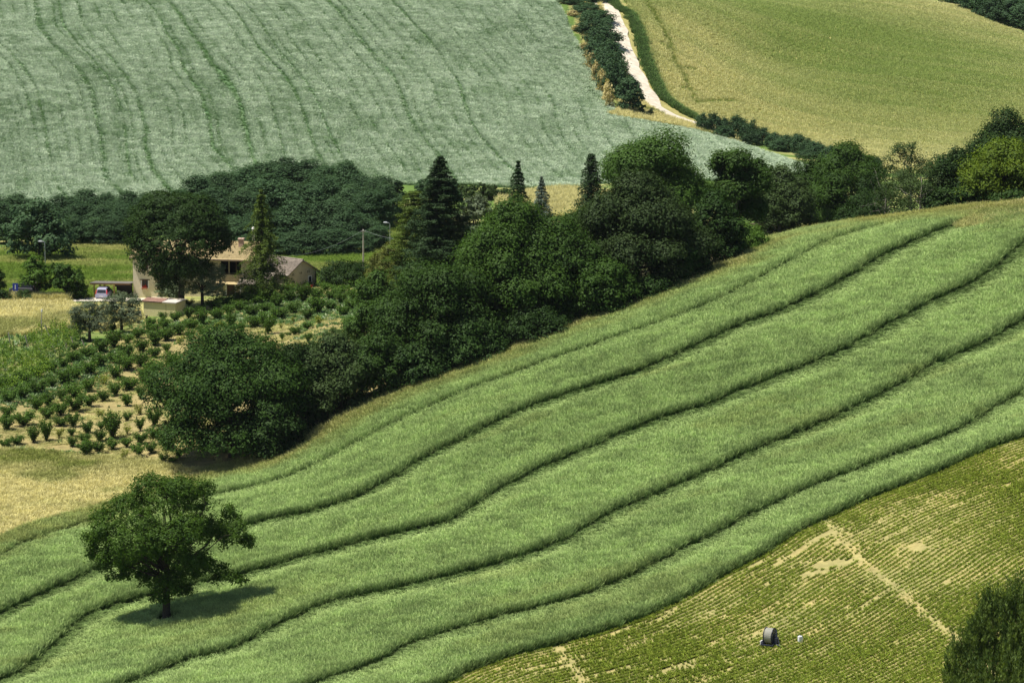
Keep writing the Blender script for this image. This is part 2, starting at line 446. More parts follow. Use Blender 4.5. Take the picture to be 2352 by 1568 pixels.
m = (rd < 8) & ~inside(gx_, gy_, POLY_BLUE) & ~inside(gx_, gy_, POLY_GOLD); paint(m, lerp(STRAW, (.33, .30, .11), n2))
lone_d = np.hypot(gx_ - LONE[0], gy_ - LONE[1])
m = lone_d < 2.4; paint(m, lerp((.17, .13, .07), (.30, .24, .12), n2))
t = NT('ground_earth'); b = t.n('ShaderNodeBsdfPrincipled'); b.inputs['Roughness'].default_value = .95; b.inputs['Specular IOR Level'].default_value = .1
at = t.n('ShaderNodeAttribute', attribute_name='albedo')
f1 = t.noise(1.3, 6, .65); f2 = t.noise(.25, 4, .55)
c = t.mix(1.0, at.outputs['Color'], t.ramp(f1, [(.25, (.68, .68, .68)), (.75, (1.25, 1.25, 1.25))]), 'MULTIPLY')
c = t.mix(1.0, c, t.ramp(f2, [(.3, (.85, .88, .85)), (.7, (1.12, 1.1, 1.08))]), 'MULTIPLY')
t.l(c, b.inputs['Base Color'])
bp = t.n('ShaderNodeBump'); bp.inputs['Strength'].default_value = .6; bp.inputs['Distance'].default_value = .15
t.l(f1, bp.inputs['Height']); t.l(bp.outputs[0], b.inputs['Normal']); t.l(b.outputs[0], t.out.inputs[0])
nx_, ny_ = len(xs), len(ys)
ii = np.arange(nx_ * ny_).reshape(ny_, nx_)
fq = np.stack([ii[:-1, :-1].ravel(), ii[:-1, 1:].ravel(), ii[1:, 1:].ravel(), ii[1:, :-1].ravel()], 1)
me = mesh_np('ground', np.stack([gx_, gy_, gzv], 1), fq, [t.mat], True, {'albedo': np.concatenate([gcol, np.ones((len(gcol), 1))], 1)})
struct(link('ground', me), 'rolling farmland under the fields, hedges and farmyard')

def ribbon(name, line, halfw, mat, lift, step=1.0, label=None, wob=0.0):
    P = smooth_line(np.asarray(line)[:, :2], 10)
    n = len(P); T = np.gradient(P, axis=0); T /= np.linalg.norm(T, axis=1)[:, None]; N = np.stack([-T[:, 1], T[:, 0]], 1)
    hw = halfw if hasattr(halfw, '__len__') else np.full(n, halfw)
    cols = np.linspace(-1, 1, 9); V = []
    for q in cols:
        w = hw * q + (wob * (vnoise(np.arange(n) / 3.0, np.zeros(n) + q * 3, 6) - .5) if abs(q) == 1 else 0)
        X = P[:, 0] + N[:, 0] * w; Y = P[:, 1] + N[:, 1] * w
        V.append(np.stack([X, Y, gz(X, Y) + lift + .05 * (1 - q * q)], 1))
    V = np.stack(V, 1).reshape(-1, 3); k = len(cols)
    i = (np.arange(n - 1)[:, None] * k + np.arange(k - 1)[None]).ravel()
    return struct(link(name, mesh_np(name, V, np.stack([i, i + k, i + k + 1, i + 1], 1), [mat], True)), label)
ribbon('white_road', ROADL, 2.3, hard_mat('white_gravel', (.74, .68, .58), (.52, .46, .36), .8, .95, bump=.5, bscale=6), .2, label='pale unpaved farm road winding uphill between bushes and wheat', wob=1.0)
ribbon('yard_path', trace([(130,692),(170,690),(230,690),(300,690),(330,692)]), 1.6, hard_mat('yard_gravel', (.72, .66, .56), (.55, .5, .42), 2.0, .95), .15, label='strip of pale gravel yard in front of the carport', wob=.5)

# ------------------------------------------------------------------ tufts of vegetation, instanced on their points
def tuft(name, n, rad, h, w, mat, lean=.35, rng=None, bend=.35, head=False, hv=.35):
    """a clump of bent tapering blades; 'h' stores the height along the blade"""
    a = rng.uniform(0, 2 * np.pi, n); r = rad * np.sqrt(rng.random(n))
    bx, by = r * np.cos(a), r * np.sin(a)
    H = h * (1 - hv + 2 * hv * rng.random(n) * .75)
    la = rng.uniform(0, 2 * np.pi, n); ln = lean * rng.random(n) * H
    fa = rng.uniform(0, 2 * np.pi, n); fx, fy = np.cos(fa), np.sin(fa)
    V = []; Hh = []
    lv = [(0, 1.0), (.45, .85), (.8, 1.25 if head else .6), (1.0, .35 if head else .1)]
    for tt, ww in lv:
        cx = bx + np.cos(la) * ln * (tt + bend * tt * tt); cy = by + np.sin(la) * ln * (tt + bend * tt * tt); cz = H * (tt - .12 * bend * tt * tt) - (.03 if tt == 0 else 0)
        for s_ in (-1, 1):
            V.append(np.stack([cx + s_ * fx * w * ww / 2, cy + s_ * fy * w * ww / 2, cz], 1)); Hh.append(np.full(n, tt))
    V = np.stack(V, 1); K = V.shape[1]
    base = np.arange(n)[:, None] * K
    fs = [np.concatenate([base + 2 * k, base + 2 * k + 1, base + 2 * k + 3, base + 2 * k + 2], 1) for k in range(len(lv) - 1)]
    return mesh_np(name, V.reshape(-1, 3), np.vstack(fs), [mat], False, {'h': np.stack(Hh, 1).ravel()})

def scatter(name, label, x, y, rotz, scl, tint, protos, lean=None, lift=0.0, darkened=None):
    n = len(x)
    P = np.stack([x, y, gz(x, y) + lift], 1)
    me = bpy.data.meshes.new(name); me.vertices.add(n); me.vertices.foreach_set('co', P.astype(np.float32).ravel())
    rng = np.random.default_rng(n)
    rot = np.zeros((n, 3), np.float32); rot[:, 2] = rotz
    if lean is not None: rot[:, :2] = lean
    if darkened is None: darkened = np.zeros(n)
    for k, arr, typ, fld in (('darkened', darkened.astype(np.float32), 'FLOAT', 'value'), ('rot', rot, 'FLOAT_VECTOR', 'vector'), ('scl', np.asarray(scl, np.float32), 'FLOAT_VECTOR', 'vector'), ('tint', np.clip(tint, 0, 1).astype(np.float32), 'FLOAT', 'value'), ('variant', rng.integers(0, len(protos), n).astype(np.int32), 'INT', 'value')):
        a = me.attributes.new(k, typ, 'POINT'); a.data.foreach_set(fld, np.ascontiguousarray(arr).ravel())
    o = link(name, me)
    c = bpy.data.collections.new(name + '_plants')
    for p in protos: c.objects.link(bpy.data.objects.new(p.name, p))
    g = bpy.data.node_groups.new(name, 'GeometryNodeTree')
    g.interface.new_socket('Geometry', in_out='INPUT', socket_type='NodeSocketGeometry'); g.interface.new_socket('Geometry', in_out='OUTPUT', socket_type='NodeSocketGeometry')
    N = g.nodes.new; L = g.links.new
    gi, go, ip, ci = N('NodeGroupInput'), N('NodeGroupOutput'), N('GeometryNodeInstanceOnPoints'), N('GeometryNodeCollectionInfo')
    ci.inputs['Collection'].default_value = c; ci.inputs['Separate Children'].default_value = True; ci.inputs['Reset Children'].default_value = True
    def at(nm, ty):
        q = N('GeometryNodeInputNamedAttribute'); q.data_type = ty; q.inputs['Name'].default_value = nm
        return q.outputs['Attribute']
    e = N('FunctionNodeEulerToRotation')
    L(at('rot', 'FLOAT_VECTOR'), e.inputs[0]); L(e.outputs[0], ip.inputs['Rotation']); L(at('scl', 'FLOAT_VECTOR'), ip.inputs['Scale']); L(at('variant', 'INT'), ip.inputs['Instance Index'])
    ip.inputs['Pick Instance'].default_value = True
    L(gi.outputs[0], ip.inputs['Points']); L(ci.outputs[0], ip.inputs['Instance']); L(ip.outputs[0], go.inputs[0])
    md = o.modifiers.new('plants', 'NODES'); md.node_group = g
    o['kind'] = 'stuff'; o['label'] = label
    return o
U = lambda rng, n: rng.uniform(0, 2 * np.pi, n)

# ---- the striped green cereal field in front
rng = np.random.default_rng(11)
x, y = grid_pts(POLY_CROP, .40, rng)
k = np.hypot(x - LONE[0], y - LONE[1]) > 1.1 + rng.random(len(x)) * .6
x, y = x[k], y[k]
hz = np.ones(len(x)); alive = np.ones(len(x), bool); low = np.zeros(len(x), bool); darkened = np.zeros(len(x))
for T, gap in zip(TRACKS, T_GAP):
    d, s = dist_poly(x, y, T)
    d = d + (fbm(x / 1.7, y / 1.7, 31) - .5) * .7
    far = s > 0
    darkened = np.maximum(darkened, np.where(far, .68 * gap * np.exp(-np.maximum(d - .4, 0) / .55), 0.6 * gap * np.exp(-np.maximum(d - .9, 0) / .5)))  # shade of the track walls and pits painted into the tuft colour
    pit = (far & (d < .35 * gap)) | (~far & (d < 1.0 * gap)); alive &= ~(pit & (rng.random(len(x)) < .35)); low |= pit
    ramp = np.where(far, 1.0 + .25 * gap * np.exp(-np.maximum(d, 0) / 1.1), .2 + .8 * sstep(.9, 5.6, d))
    hz = np.where(d < 6, np.where(far, np.maximum(hz, ramp) * hz / hz, hz * (1 - gap) + gap * np.minimum(hz, ramp)), hz)
du, _ = dist_poly(x, y, E_UP); dl, _ = dist_poly(x, y, E_LOW)
darkened = np.maximum(np.maximum(darkened, sstep(.9, .2, dl) * .7), sstep(.44, .66, fbm(x / 1.5, y / 1.3, 29)) * .26 + sstep(.5, .35, fbm(x / 17, y / 8, 28)) * .14)  # painted shade on the lower edge wall, plus random darker strands
margin = sstep(7, 1, du + (fbm(x / 4, y / 3, 17) - .5) * 6)
dryspot = sstep(.60, .74, fbm(x / 13, y / 7, 13)) * .24 + np.exp(-(((x - LONE[0] - 6) / 9) ** 2 + ((y - LONE[1] + 3) / 5) ** 2)) * .35
right_dry = sstep(30, 40, x) * sstep(14, 5, du) * .9
tint = np.clip(margin * .62 + dryspot + right_dry + (fbm(x / 2.2, y / .9, 19) - .5) * .25 + rng.normal(0, .06, len(x)), 0, 1)
hz = np.where(low, .22, hz)
tint = np.where(low, tint * .5, tint)
hz = hz * (1 - .25 * margin) * (.86 + .28 * fbm(x / 3.0, y / 1.4, 23))
m_cr = blade_mat('barley_green', (.030, .085, .012), (.65, .84, .33), (.07, .11, .022), (.52, .51, .16), .22, .18, 1.7)  # stems are darker than ears; steep power also paints in track wall shade
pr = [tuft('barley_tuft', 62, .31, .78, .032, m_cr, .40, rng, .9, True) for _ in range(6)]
x, y, hz, tint, darkened = x[alive], y[alive], hz[alive], tint[alive], np.clip(darkened[alive], 0, .85)
wind = (fbm(x / 5, y / 3, 27) - .4) * .5
scatter('barley_crop', 'striped green barley crop filling the sloping field in front', x, y, U(rng, len(x)), np.stack([np.full(len(x), 1.0), np.full(len(x), 1.0), hz], 1), tint, pr, np.stack([-.05 + wind * .5, .16 + wind], 1), 0.0, darkened)

# ---- the young row crop at lower right
rng = np.random.default_rng(12)
x, y = grid_pts(POLY_ROWS, .15, rng)
d, s = dist_poly(x, y, E_LOW)
k = d > .22; x, y, d = x[k], y[k], d[k]
row = (np.floor(d / .62) + .5) * .62 - d
fx, fy = np.gradient(np.zeros((2, 2)))[0][0, 0], 0
# step each plant across onto its drill row
e = .05; d2, _ = dist_poly(x, y + e, E_LOW); gy2 = (d2 - d) / e; d3, _ = dist_poly(x + e, y, E_LOW); gx2 = (d3 - d) / e
x = x + gx2 * row + rng.normal(0, .035, len(x)); y = y + gy2 * row + rng.normal(0, .035, len(x))
PATHS = [trace([(1895,1190),(1925,1235),(1960,1265),(1990,1300),(2066,1358),(2126,1410),(2171,1448),(2260,1520),(2330,1580)])[:, :2], trace([(1276,1480),(1310,1525),(1340,1567),(1380,1630)])[:, :2]]
keep = np.ones(len(x), bool)
for P in PATHS:
    dd, _ = dist_poly(x, y, P); keep &= (dd > .25 + .9 * rng.random(len(x)) ** 2 * (fbm(x / 2, y / 2, 39) + .3)) | (rng.random(len(x)) < .16)
ddrow = np.floor(d / .62)
al = x * .5 + y * .87          # along the rows
gapn = fbm(al / 9, ddrow / 2.2, 33) * .45 + fbm(al / 2.2, ddrow * 3.7, 35) * .55
lush = sstep(8, 30, d) * .12
rown = vnoise(ddrow * 7.31, al / 14 + ddrow * 3.3, 79)
bare = .365 - lush * .6 - .10 * sstep(3, .5, d) + .19 * sstep(.62, .85, rown)
keep &= (gapn > bare + (rng.random(len(x)) - .5) * .34) & (rng.random(len(x)) < .9)
for (pu, pv, ru, rv) in [(1905,1296,44,7),(1870,1318,40,5),(2110,1258,18,9)]:
    c = gp(pu, pv); keep &= (((x - c[0]) / (ru / 29)) ** 2 + ((y - c[1]) / (rv / 8)) ** 2) > 1 + (fbm(x, y, 37) - .5) * 1.2
x, y = x[keep], y[keep]; n = len(x)
m_rw = blade_mat('seedling_green', (.08, .14, .018), (.28, .38, .05), (.18, .23, .03), (.45, .50, .10), .25, .3)
pr = [tuft('seedling', 9, .08, .26, .065, m_rw, .9, rng, .8) for _ in range(4)]
sc = rng.uniform(.55, 1.0, n) * (.75 + .5 * fbm(x / 4, y / 4, 77))
scatter('young_row_crop', 'rows of low yellowish green seedlings on pale tilled earth', x, y, U(rng, n), np.stack([sc, sc, sc], 1), rng.random(n) ** 2, pr)

# ---- bluish far field
rng = np.random.default_rng(13)
x, y = grid_pts(POLY_BLUE, .42, rng)
w = tps_eval(FARW, np.stack([x, y], 1))
wj = w + (fbm(x / 8, y / 20, 41) - .5) * .10
frac = np.abs(wj * 2.2 - np.round(wj * 2.2)) / 2.2
inten = sstep(.38, .68, fbm(np.round(wj * 2.2) * 3.1, y / 16, 45))
line = np.exp(-(frac / .05) ** 2) * (.18 + .82 * inten) * .78
for s0 in STRONG: line = np.maximum(line, np.exp(-((wj - s0) / .065) ** 2) * sstep(.22, .45, fbm(y / 18, np.full(len(y), s0), 47)))
patch = sstep(.48, .75, fbm(x / 4, y / 12, 49)) * .26
wisps = sstep(.45, .7, fbm(x / 2.6, y / 1.6, 51))
tint = np.clip(line * 1.1 + patch + (1 - wisps) * .38 + rng.normal(0, .10, len(x)) - .1 - sstep(-10, 40, x) * .12, 0, 1)
dm, _ = dist_poly(x, y, E_BLUE)
keep = rng.random(len(x)) > line * .8
hz = (1 - .55 * line) * rng.uniform(.85, 1.1, len(x))
m_bl = blade_mat('bluish_cereal', (.08, .16, .07), (.73, .84, .63), (.05, .12, .035), (.18, .32, .12), .18, .16)
pr = [tuft('blue_tuft', 27, .30, .6, .046, m_bl, .5, rng, .9, True) for _ in range(5)]
x, y, hz, tint = x[keep], y[keep], hz[keep], tint[keep]
scatter('bluish_far_crop', 'pale bluish green cereal crop with thin drill lines on the far hillside', x, y, U(rng, len(x)), np.stack([np.ones(len(x)), np.ones(len(x)), hz], 1), tint, pr)

# ---- golden green field on the right hill
rng = np.random.default_rng(14)
x, y = grid_pts(POLY_GOLD, .62, rng)
GOLDC = [(1450,20,.25),(1520,60,.85),(1560,120,.85),(1600,60,.8),(1660,40,.55),(1560,215,.95),(1620,250,.95),(1700,180,.75),(1700,290,1),(1640,160,.8),(1720,100,.45),(1780,60,.2),(1800,0,.35),(1900,40,.08),(2000,30,.3),(2080,30,.7),(2200,60,.6),(1850,120,.15),(2000,120,.1),(2150,110,.15),(2300,110,.35),(1800,200,.4),(2000,200,.25),(2200,220,.3),(2352,180,.3),(1850,290,.8),(1950,300,.65),(2100,300,.5),(2300,260,.4),(1800,330,1),(2000,350,.85),(2200,350,.8),(1750,240,.7)]
gw = trace([(a, b) for a, b, _ in GOLDC])[:, :2]
GF = tps_fit(gw, np.array([c for _, _, c in GOLDC]), .02)
tg = tps_eval(GF, np.stack([x, y], 1))
al = (x * .83 - y * .56); ac = (x * .56 + y * .83)
st = fbm(al / 50, ac / 1.8, 53) - .5
tint = np.clip(tg - .1 + st * .55 + (fbm(x / 12, y / 12, 55) - .5) * .3 + rng.normal(0, .05, len(x)), 0, 1)
CR = [sm(p) for p in [[(1480,0),(1496,25),(1521,65),(1541,105),(1551,145),(1571,175),(1591,220),(1600,238)],[(1541,105),(1532,112),(1518,100)],[(1551,148),(1575,158),(1590,160)],[(1566,205),(1585,206),(1596,215)],[(1571,175),(1580,195),(1596,214)],[(1510,45),(1505,30),(1490,20)],[(1600,238),(1640,234),(1690,234)]]]
dk = np.zeros(len(x))
for P in CR:
    dd, _ = dist_poly(x, y, P); dk = np.maximum(dk, np.exp(-((dd + (fbm(x, y / 2, 57) - .5) * 1.2) / .55) ** 2))
VERGE = sm([(1385,-60),(1406,0),(1446,35),(1466,75),(1481,130),(1501,180),(1526,225),(1566,255),(1596,272)])
dd, _ = dist_poly(x, y, VERGE); vg = np.exp(-(dd / 1.6) ** 2)
tint = np.clip(tint * (1 - vg) * (1 - .8 * dk), 0, 1)
m_gd = blade_mat('ripening_wheat', (.16, .25, .04), (.46, .57, .18), (.44, .41, .16), (.95, .90, .47), .2, .05)
pr = [tuft('wheat_tuft', 30, .42, .6, .052, m_gd, .28, rng, .8, True) for _ in range(4)]
hz = (1 - .5 * np.maximum(dk, .3 * vg)); dark_w = np.clip(np.maximum(dk * .95, vg * .5) + rng.normal(0, .06, len(x)), 0, .95)  # tufts darker along the cracks and towards the verge
scatter('ripening_wheat', 'golden and green ripening wheat on the hill beyond the road', x, y, U(rng, len(x)), np.stack([np.ones(len(x)), np.ones(len(x)), hz], 1), tint, pr, None, 0.0, dark_w)
# a darker green verge between road and wheat
rng = np.random.default_rng(15)
P = smooth_line(VERGE, 3); n = 5000
i = rng.integers(0, len(P) - 1, n); q = rng.random(n)[:, None]; c = P[i] * (1 - q) + P[i + 1] * q + rng.normal(0, .5, (n, 2))
m_vg = blade_mat('verge_green', (.04, .10, .03), (.14, .25, .07), (.06, .12, .03), (.16, .23, .08), .15, .25)
pr = [tuft('verge_tuft', 18, .4, .8, .08, m_vg, .5, rng, .8) for _ in range(4)]
sc = rng.uniform(.6, 1.2, n)
scatter('verge_grass', 'dark green grass verge along the right side of the white road', c[:, 0], c[:, 1], U(rng, n), np.stack([sc, sc, sc], 1), rng.random(n), pr)

# ---- dry grass: hay meadow at left, strip under the road, hedge foot, field edge
rng = np.random.default_rng(16)
m_dr = blade_mat('dry_grass', (.32, .30, .11), (.90, .83, .41), (.10, .15, .035), (.33, .37, .10), .2, .22)
pr = [tuft('dry_tuft', 40, .34, .62, .026, m_dr, .5, rng, .9, True, .5) for _ in range(5)]
X, Y, T, S = [], [], [], []
def more(x, y, t, s): X.append(x); Y.append(y); T.append(t); S.append(s)
x, y = grid_pts(POLY_DRY, .48, rng)
more(x, y, sstep(.44, .62, fbm(x / 9, y / 6, 61)) * .75 * sstep(500, 480, y), .75 + .5 * rng.random(len(x)))
x, y = grid_pts(POLY_DRY2, .45, rng)
dd, _ = dist_poly(x, y, POLY_DRY2, True); uo, vo = back_u(x, y, gz(x, y))
more(x, y, np.clip(sstep(.42, .62, fbm(x / 7, y / 5, 63)) * .7 + sstep(1110, 1060, vo) * .45 - sstep(300, 100, uo) * sstep(1100, 1140, vo) * .5, 0, 1), .5 + .4 * rng.random(len(x)))
RS = np.vstack([trace([(1340,90),(1385,165),(1420,240),(1412,258),(1392,264),(1426,271),(1500,282),(1596,300),(1700,330),(1640,306),(1590,288),(1540,272),(1490,246),(1455,195),(1430,150),(1400,90),(1380,0)])[:, :2]])
x, y = grid_pts(RS, .5, rng); more(x, y, sstep(.6, .8, fbm(x / 4, y / 4, 65)), .8 + .6 * rng.random(len(x)))
x, y = grid_pts(trace([(1140,455),(1270,436),(1330,436),(1420,450),(1420,500),(1250,500),(1140,480)])[:, :2], .5, rng); more(x, y, rng.random(len(x)) * .2, 1.0 + .8 * rng.random(len(x)))
x, y = grid_pts(trace([(2180,500),(2250,487),(2352,470),(2500,455),(2500,505),(2352,522),(2200,530)])[:, :2], .45, rng); more(x, y, .1 + .5 * sstep(.45, .6, fbm(x / 4, y / 3, 67)), .9 + .4 * rng.random(len(x)))
n = 9000; L = smooth_line(E_UP[6:-2, :2], 10); i = rng.integers(0, len(L) - 1, n); c = L[i] + rng.normal(0, 1.1, (n, 2)); c[:, 1] += .3
more(c[:, 0], c[:, 1], .35 + .6 * rng.random(n), .6 + .6 * rng.random(n))
n = 900; c = np.stack([rng.uniform(-66, -56.5, n), rng.uniform(501.5, 504, n)], 1); more(c[:, 0], c[:, 1], rng.random(n) * .4, 1.0 + .9 * rng.random(n))
x, y = grid_pts(POLY_ORCH, .55, rng); k = fbm(x / 2.5, y / 2.5, 69) > .46; x, y = x[k], y[k]; more(x, y, .25 + .6 * rng.random(len(x)), .14 + .3 * rng.random(len(x)) ** 2)
x, y, tint, sc = map(np.concatenate, (X, Y, T, S))
scatter('dry_grass', 'tall straw coloured dry grass in the meadow and along field margins', x, y, U(rng, len(x)), np.stack([np.ones(len(x)), np.ones(len(x)), sc], 1), tint, pr)

# ---- meadow behind the farm
rng = np.random.default_rng(17)
PM = trace([(-300,692),(0,690),(170,688),(300,680),(640,655),(740,660),(900,640),(960,600),(940,490),(900,480),(880,560),(650,592),(560,592),(330,560),(100,556),(0,572),(-300,572)])[:, :2]
x, y = grid_pts(PM, .55, rng)
uo, vo = back_u(x, y, gz(x, y))
tint = np.clip(sstep(.52, .72, fbm(x / 12, y / 4.5, 71)) * .6 + sstep(16, 3, np.abs(vo - 572 + 8 * np.sin(uo / 90))) * .55 + sstep(12, 2, np.abs(vo - (598 + .03 * uo))) * .45, 0, 1)
m_md = blade_mat('meadow_grass', (.08, .15, .02), (.26, .38, .07), (.26, .28, .08), (.56, .56, .20), .22, .2)
pr = [tuft('meadow_tuft', 32, .4, .5, .046, m_md, .5, rng, .8, False, .5) for _ in range(4)]
sc = rng.uniform(.5, 1.1, len(x))
scatter('meadow_grass', 'green and yellowing meadow grass on the slope behind the farmhouse', x, y, U(rng, len(x)), np.stack([np.ones(len(x)), np.ones(len(x)), sc], 1), tint, pr)

# ---- weeds between the orchard bushes
rng = np.random.default_rng(18)
x, y = grid_pts(POLY_ORCH, .34, rng); uo, vo = back_u(x, y, gz(x, y))
zone = np.exp(-((vo - (905 - .3 * uo)) / 45) ** 2) * sstep(330, 200, uo) + np.exp(-((vo - (1035 + .09 * uo)) / 9) ** 2) * sstep(380, 300, uo) * 1.0 + np.exp(-((vo - (752 - .07 * (uo - 330))) / 14) ** 2) * sstep(240, 330, uo) * .7 + np.exp(-((vo - 770) / 22) ** 2) * sstep(640, 720, uo) * .35 + np.exp(-((vo - 700) / 26) ** 2) * sstep(480, 560, uo) * .65
rowc = vo + .375 * uo
strip = sstep(.25, .5, np.abs(((rowc + 6 * fbm(x / 3, y / 3, 73)) / 31.5) % 1.0 - .5))
dens = np.clip(zone * 1.1 + strip * .16 - .09 + (fbm(x / 3, y / 3, 75) - .5) * .9 * (zone > .12), 0, 1)
k = rng.random(len(x)) < dens * .6; x, y = x[k], y[k]; n = len(x)
xv, yv = grid_pts(POLY_VINE, .45, rng); kv = rng.random(len(xv)) < .25; x = np.concatenate([x, xv[kv]]); y = np.concatenate([y, yv[kv]]); n = len(x)
m_wd = blade_mat('weed_green', (.06, .14, .035), (.15, .30, .075), (.12, .22, .08), (.60, .66, .46), .22, .25)
pr = [tuft('weed', 16, .22, .32, .10, m_wd, .8, rng, .8) for _ in range(4)]
sc = rng.uniform(.6, 1.4, n)
scatter('orchard_weeds', 'bluish green flowering weeds growing between the orchard rows', x, y, U(rng, n), np.stack([sc, sc, sc], 1), np.where(rng.random(n) < .12, .9, rng.random(n) * .25), pr)
# ------------------------------------------------------------------ trees
ORD = ['zeroth','first','second','third','fourth','fifth','sixth','seventh','eighth','ninth','tenth','eleventh','twelfth','thirteenth','fourteenth','fifteenth','sixteenth','seventeenth','eighteenth','nineteenth','twentieth','twenty-first','twenty-second','twenty-third','twenty-fourth']
def leaf_quads(C, Nn, size, rng, asp=.55):
    n = len(C)
    Nn = Nn / (np.linalg.norm(Nn, axis=1)[:, None] + 1e-9)
    r = rng.normal(size=(n, 3)); T = np.cross(Nn, r); T /= (np.linalg.norm(T, axis=1)[:, None] + 1e-9)
    B = np.cross(Nn, T)
    s = np.asarray(size)[:, None] * np.ones((n, 1))
    V = np.stack([C + T * s, C + B * s * asp + Nn * s * .12, C - T * s, C - B * s * asp + Nn * s * .12], 1).reshape(-1, 3)
    return V, np.arange(4 * n).reshape(n, 4)

def unit_dirs(rng, n):
    d = rng.normal(size=(n, 3)); return d / np.linalg.norm(d, axis=1)[:, None]

def crown_mesh(name, lobes, nclump, per, leaf, mat, rng, csize=.5, up=.55, flat=.75, light=.5, surf=(3.2, 1.1), nrand=.32):
    """leaf clumps spread through overlapping lobes; every clump has its own leaf colour"""
    Lb = np.array(lobes, float)
    wgt = (Lb[:, 3] * Lb[:, 4] * Lb[:, 5]) ** .55; wgt /= wgt.sum()
    i = rng.choice(len(Lb), nclump * 2, p=wgt)
    d = unit_dirs(rng, len(i)); d[:, 2] = np.where(d[:, 2] < -.55, -d[:, 2] * .6, d[:, 2])
    rho = rng.beta(surf[0], surf[1], len(i))
    C = Lb[i, :3] + d * Lb[i, 3:] * rho[:, None]
    dep = np.full(len(C), 9.)
    for L in Lb:
        dep = np.minimum(dep, np.linalg.norm((C - L[:3]) / L[3:], axis=1))
    k = (dep > .62) | (rng.random(len(C)) < .25)
    C, d = C[k][:nclump], d[k][:nclump]; n = len(C)
    cs = csize * rng.uniform(.6, 1.5, n)
    off = rng.normal(size=(n, per, 3)) * .5; off[:, :, 2] *= flat
    P = C[:, None] + off * cs[:, None, None]
    N = d[:, None] * .7 + off * .6 + np.array([0, 0, up]) + rng.normal(size=(n, per, 3)) * nrand
    tint = np.clip(rng.normal(light, .17, n)[:, None] + rng.normal(0, .06, (n, per)), 0, 1)
    sz = leaf * rng.uniform(.65, 1.3, (n, per))
    V, f = leaf_quads(P.reshape(-1, 3), N.reshape(-1, 3), sz.ravel(), rng)
    return mesh_np(name, V, f, [mat], False, {'tint': np.repeat(tint.ravel(), 4)}), C

def limb_mesh(name, H, r0, targets, rng, mat, lean=(0, 0), fork=.25, n=14):
    """tapered trunk with limbs bending out to some of the leaf clumps"""
    mb = MB()
    top = Vector((lean[0], lean[1], H * .8))
    pts = [Vector((0, 0, -.4)), Vector((0, 0, .25))] + [Vector((lean[0] * q + rng.normal() * .03 * H * q * .3, lean[1] * q + rng.normal() * .03 * H * q * .3, H * .8 * q)) for q in (.2, .4, .6, .8, 1)]
    rad = [r0 * 1.5, r0 * 1.08, r0 * .9, r0 * .72, r0 * .5, r0 * .32, r0 * .12]
    mb.tube(pts, rad, 9)
    if len(targets):
        for j in rng.choice(len(targets), min(n, len(targets)), replace=False):
            T = Vector(targets[j]); q = rng.uniform(fork, .62); a = top * q
            if T.z < a.z + .3: a = top * max(.16, min(q, (T.z - .4) / max(top.z, .1)))
            m = a.lerp(T, .5) + Vector((rng.normal() * .05 * H, rng.normal() * .05 * H, .04 * H))
            m2 = a.lerp(T, .8) + Vector((rng.normal() * .03 * H, rng.normal() * .03 * H, .03 * H))
            rr = r0 * rng.uniform(.2, .4)
            mb.tube([a, m, m2, T], [rr, rr * .65, rr * .4, rr * .12], 5)
    return mb.mesh(name, mat, True)

BARK = hard_mat('bark_dark', (.075, .058, .042), (.035, .028, .022), 6, .9, bump=.5, bscale=14)
BARK_PALE = hard_mat('bark_pale', (.42, .39, .34), (.2, .18, .15), 5, .9, bump=.4)
LM = {
 'oak': leaf_mat('leaf_oak', (.020, .050, .008), (.056, .114, .014), .25),
 'mid': leaf_mat('leaf_mid', (.023, .055, .009), (.062, .124, .018), .25),
 'dark': leaf_mat('leaf_dark', (.015, .038, .008), (.040, .084, .014), .24),
 'grey': leaf_mat('leaf_grey', (.029, .055, .015), (.064, .104, .028), .24),
 'light': leaf_mat('leaf_light', (.055, .120, .016), (.120, .220, .030), .34),
 'gold': leaf_mat('leaf_gold', (.070, .130, .010), (.230, .310, .026), .38),
 'olive': leaf_mat('leaf_olive', (.075, .110, .055), (.190, .240, .135), .25, .02),
 'ochre': leaf_mat('leaf_ochre', (.075, .092, .016), (.150, .170, .032), .25),
 'lone': leaf_mat('leaf_lone', (.036, .088, .009), (.110, .205, .020), .32),
 'wood': leaf_mat('leaf_wood', (.036, .078, .033), (.066, .122, .052), .24),
 'fir': leaf_mat('needle_fir', (.014, .036, .013), (.034, .066, .022), .14),
 'cedar': leaf_mat('needle_cedar', (.030, .066, .010), (.115, .170, .026), .22),
 'bluefir': leaf_mat('needle_blue', (.085, .125, .095), (.20, .26, .21), .16),
}

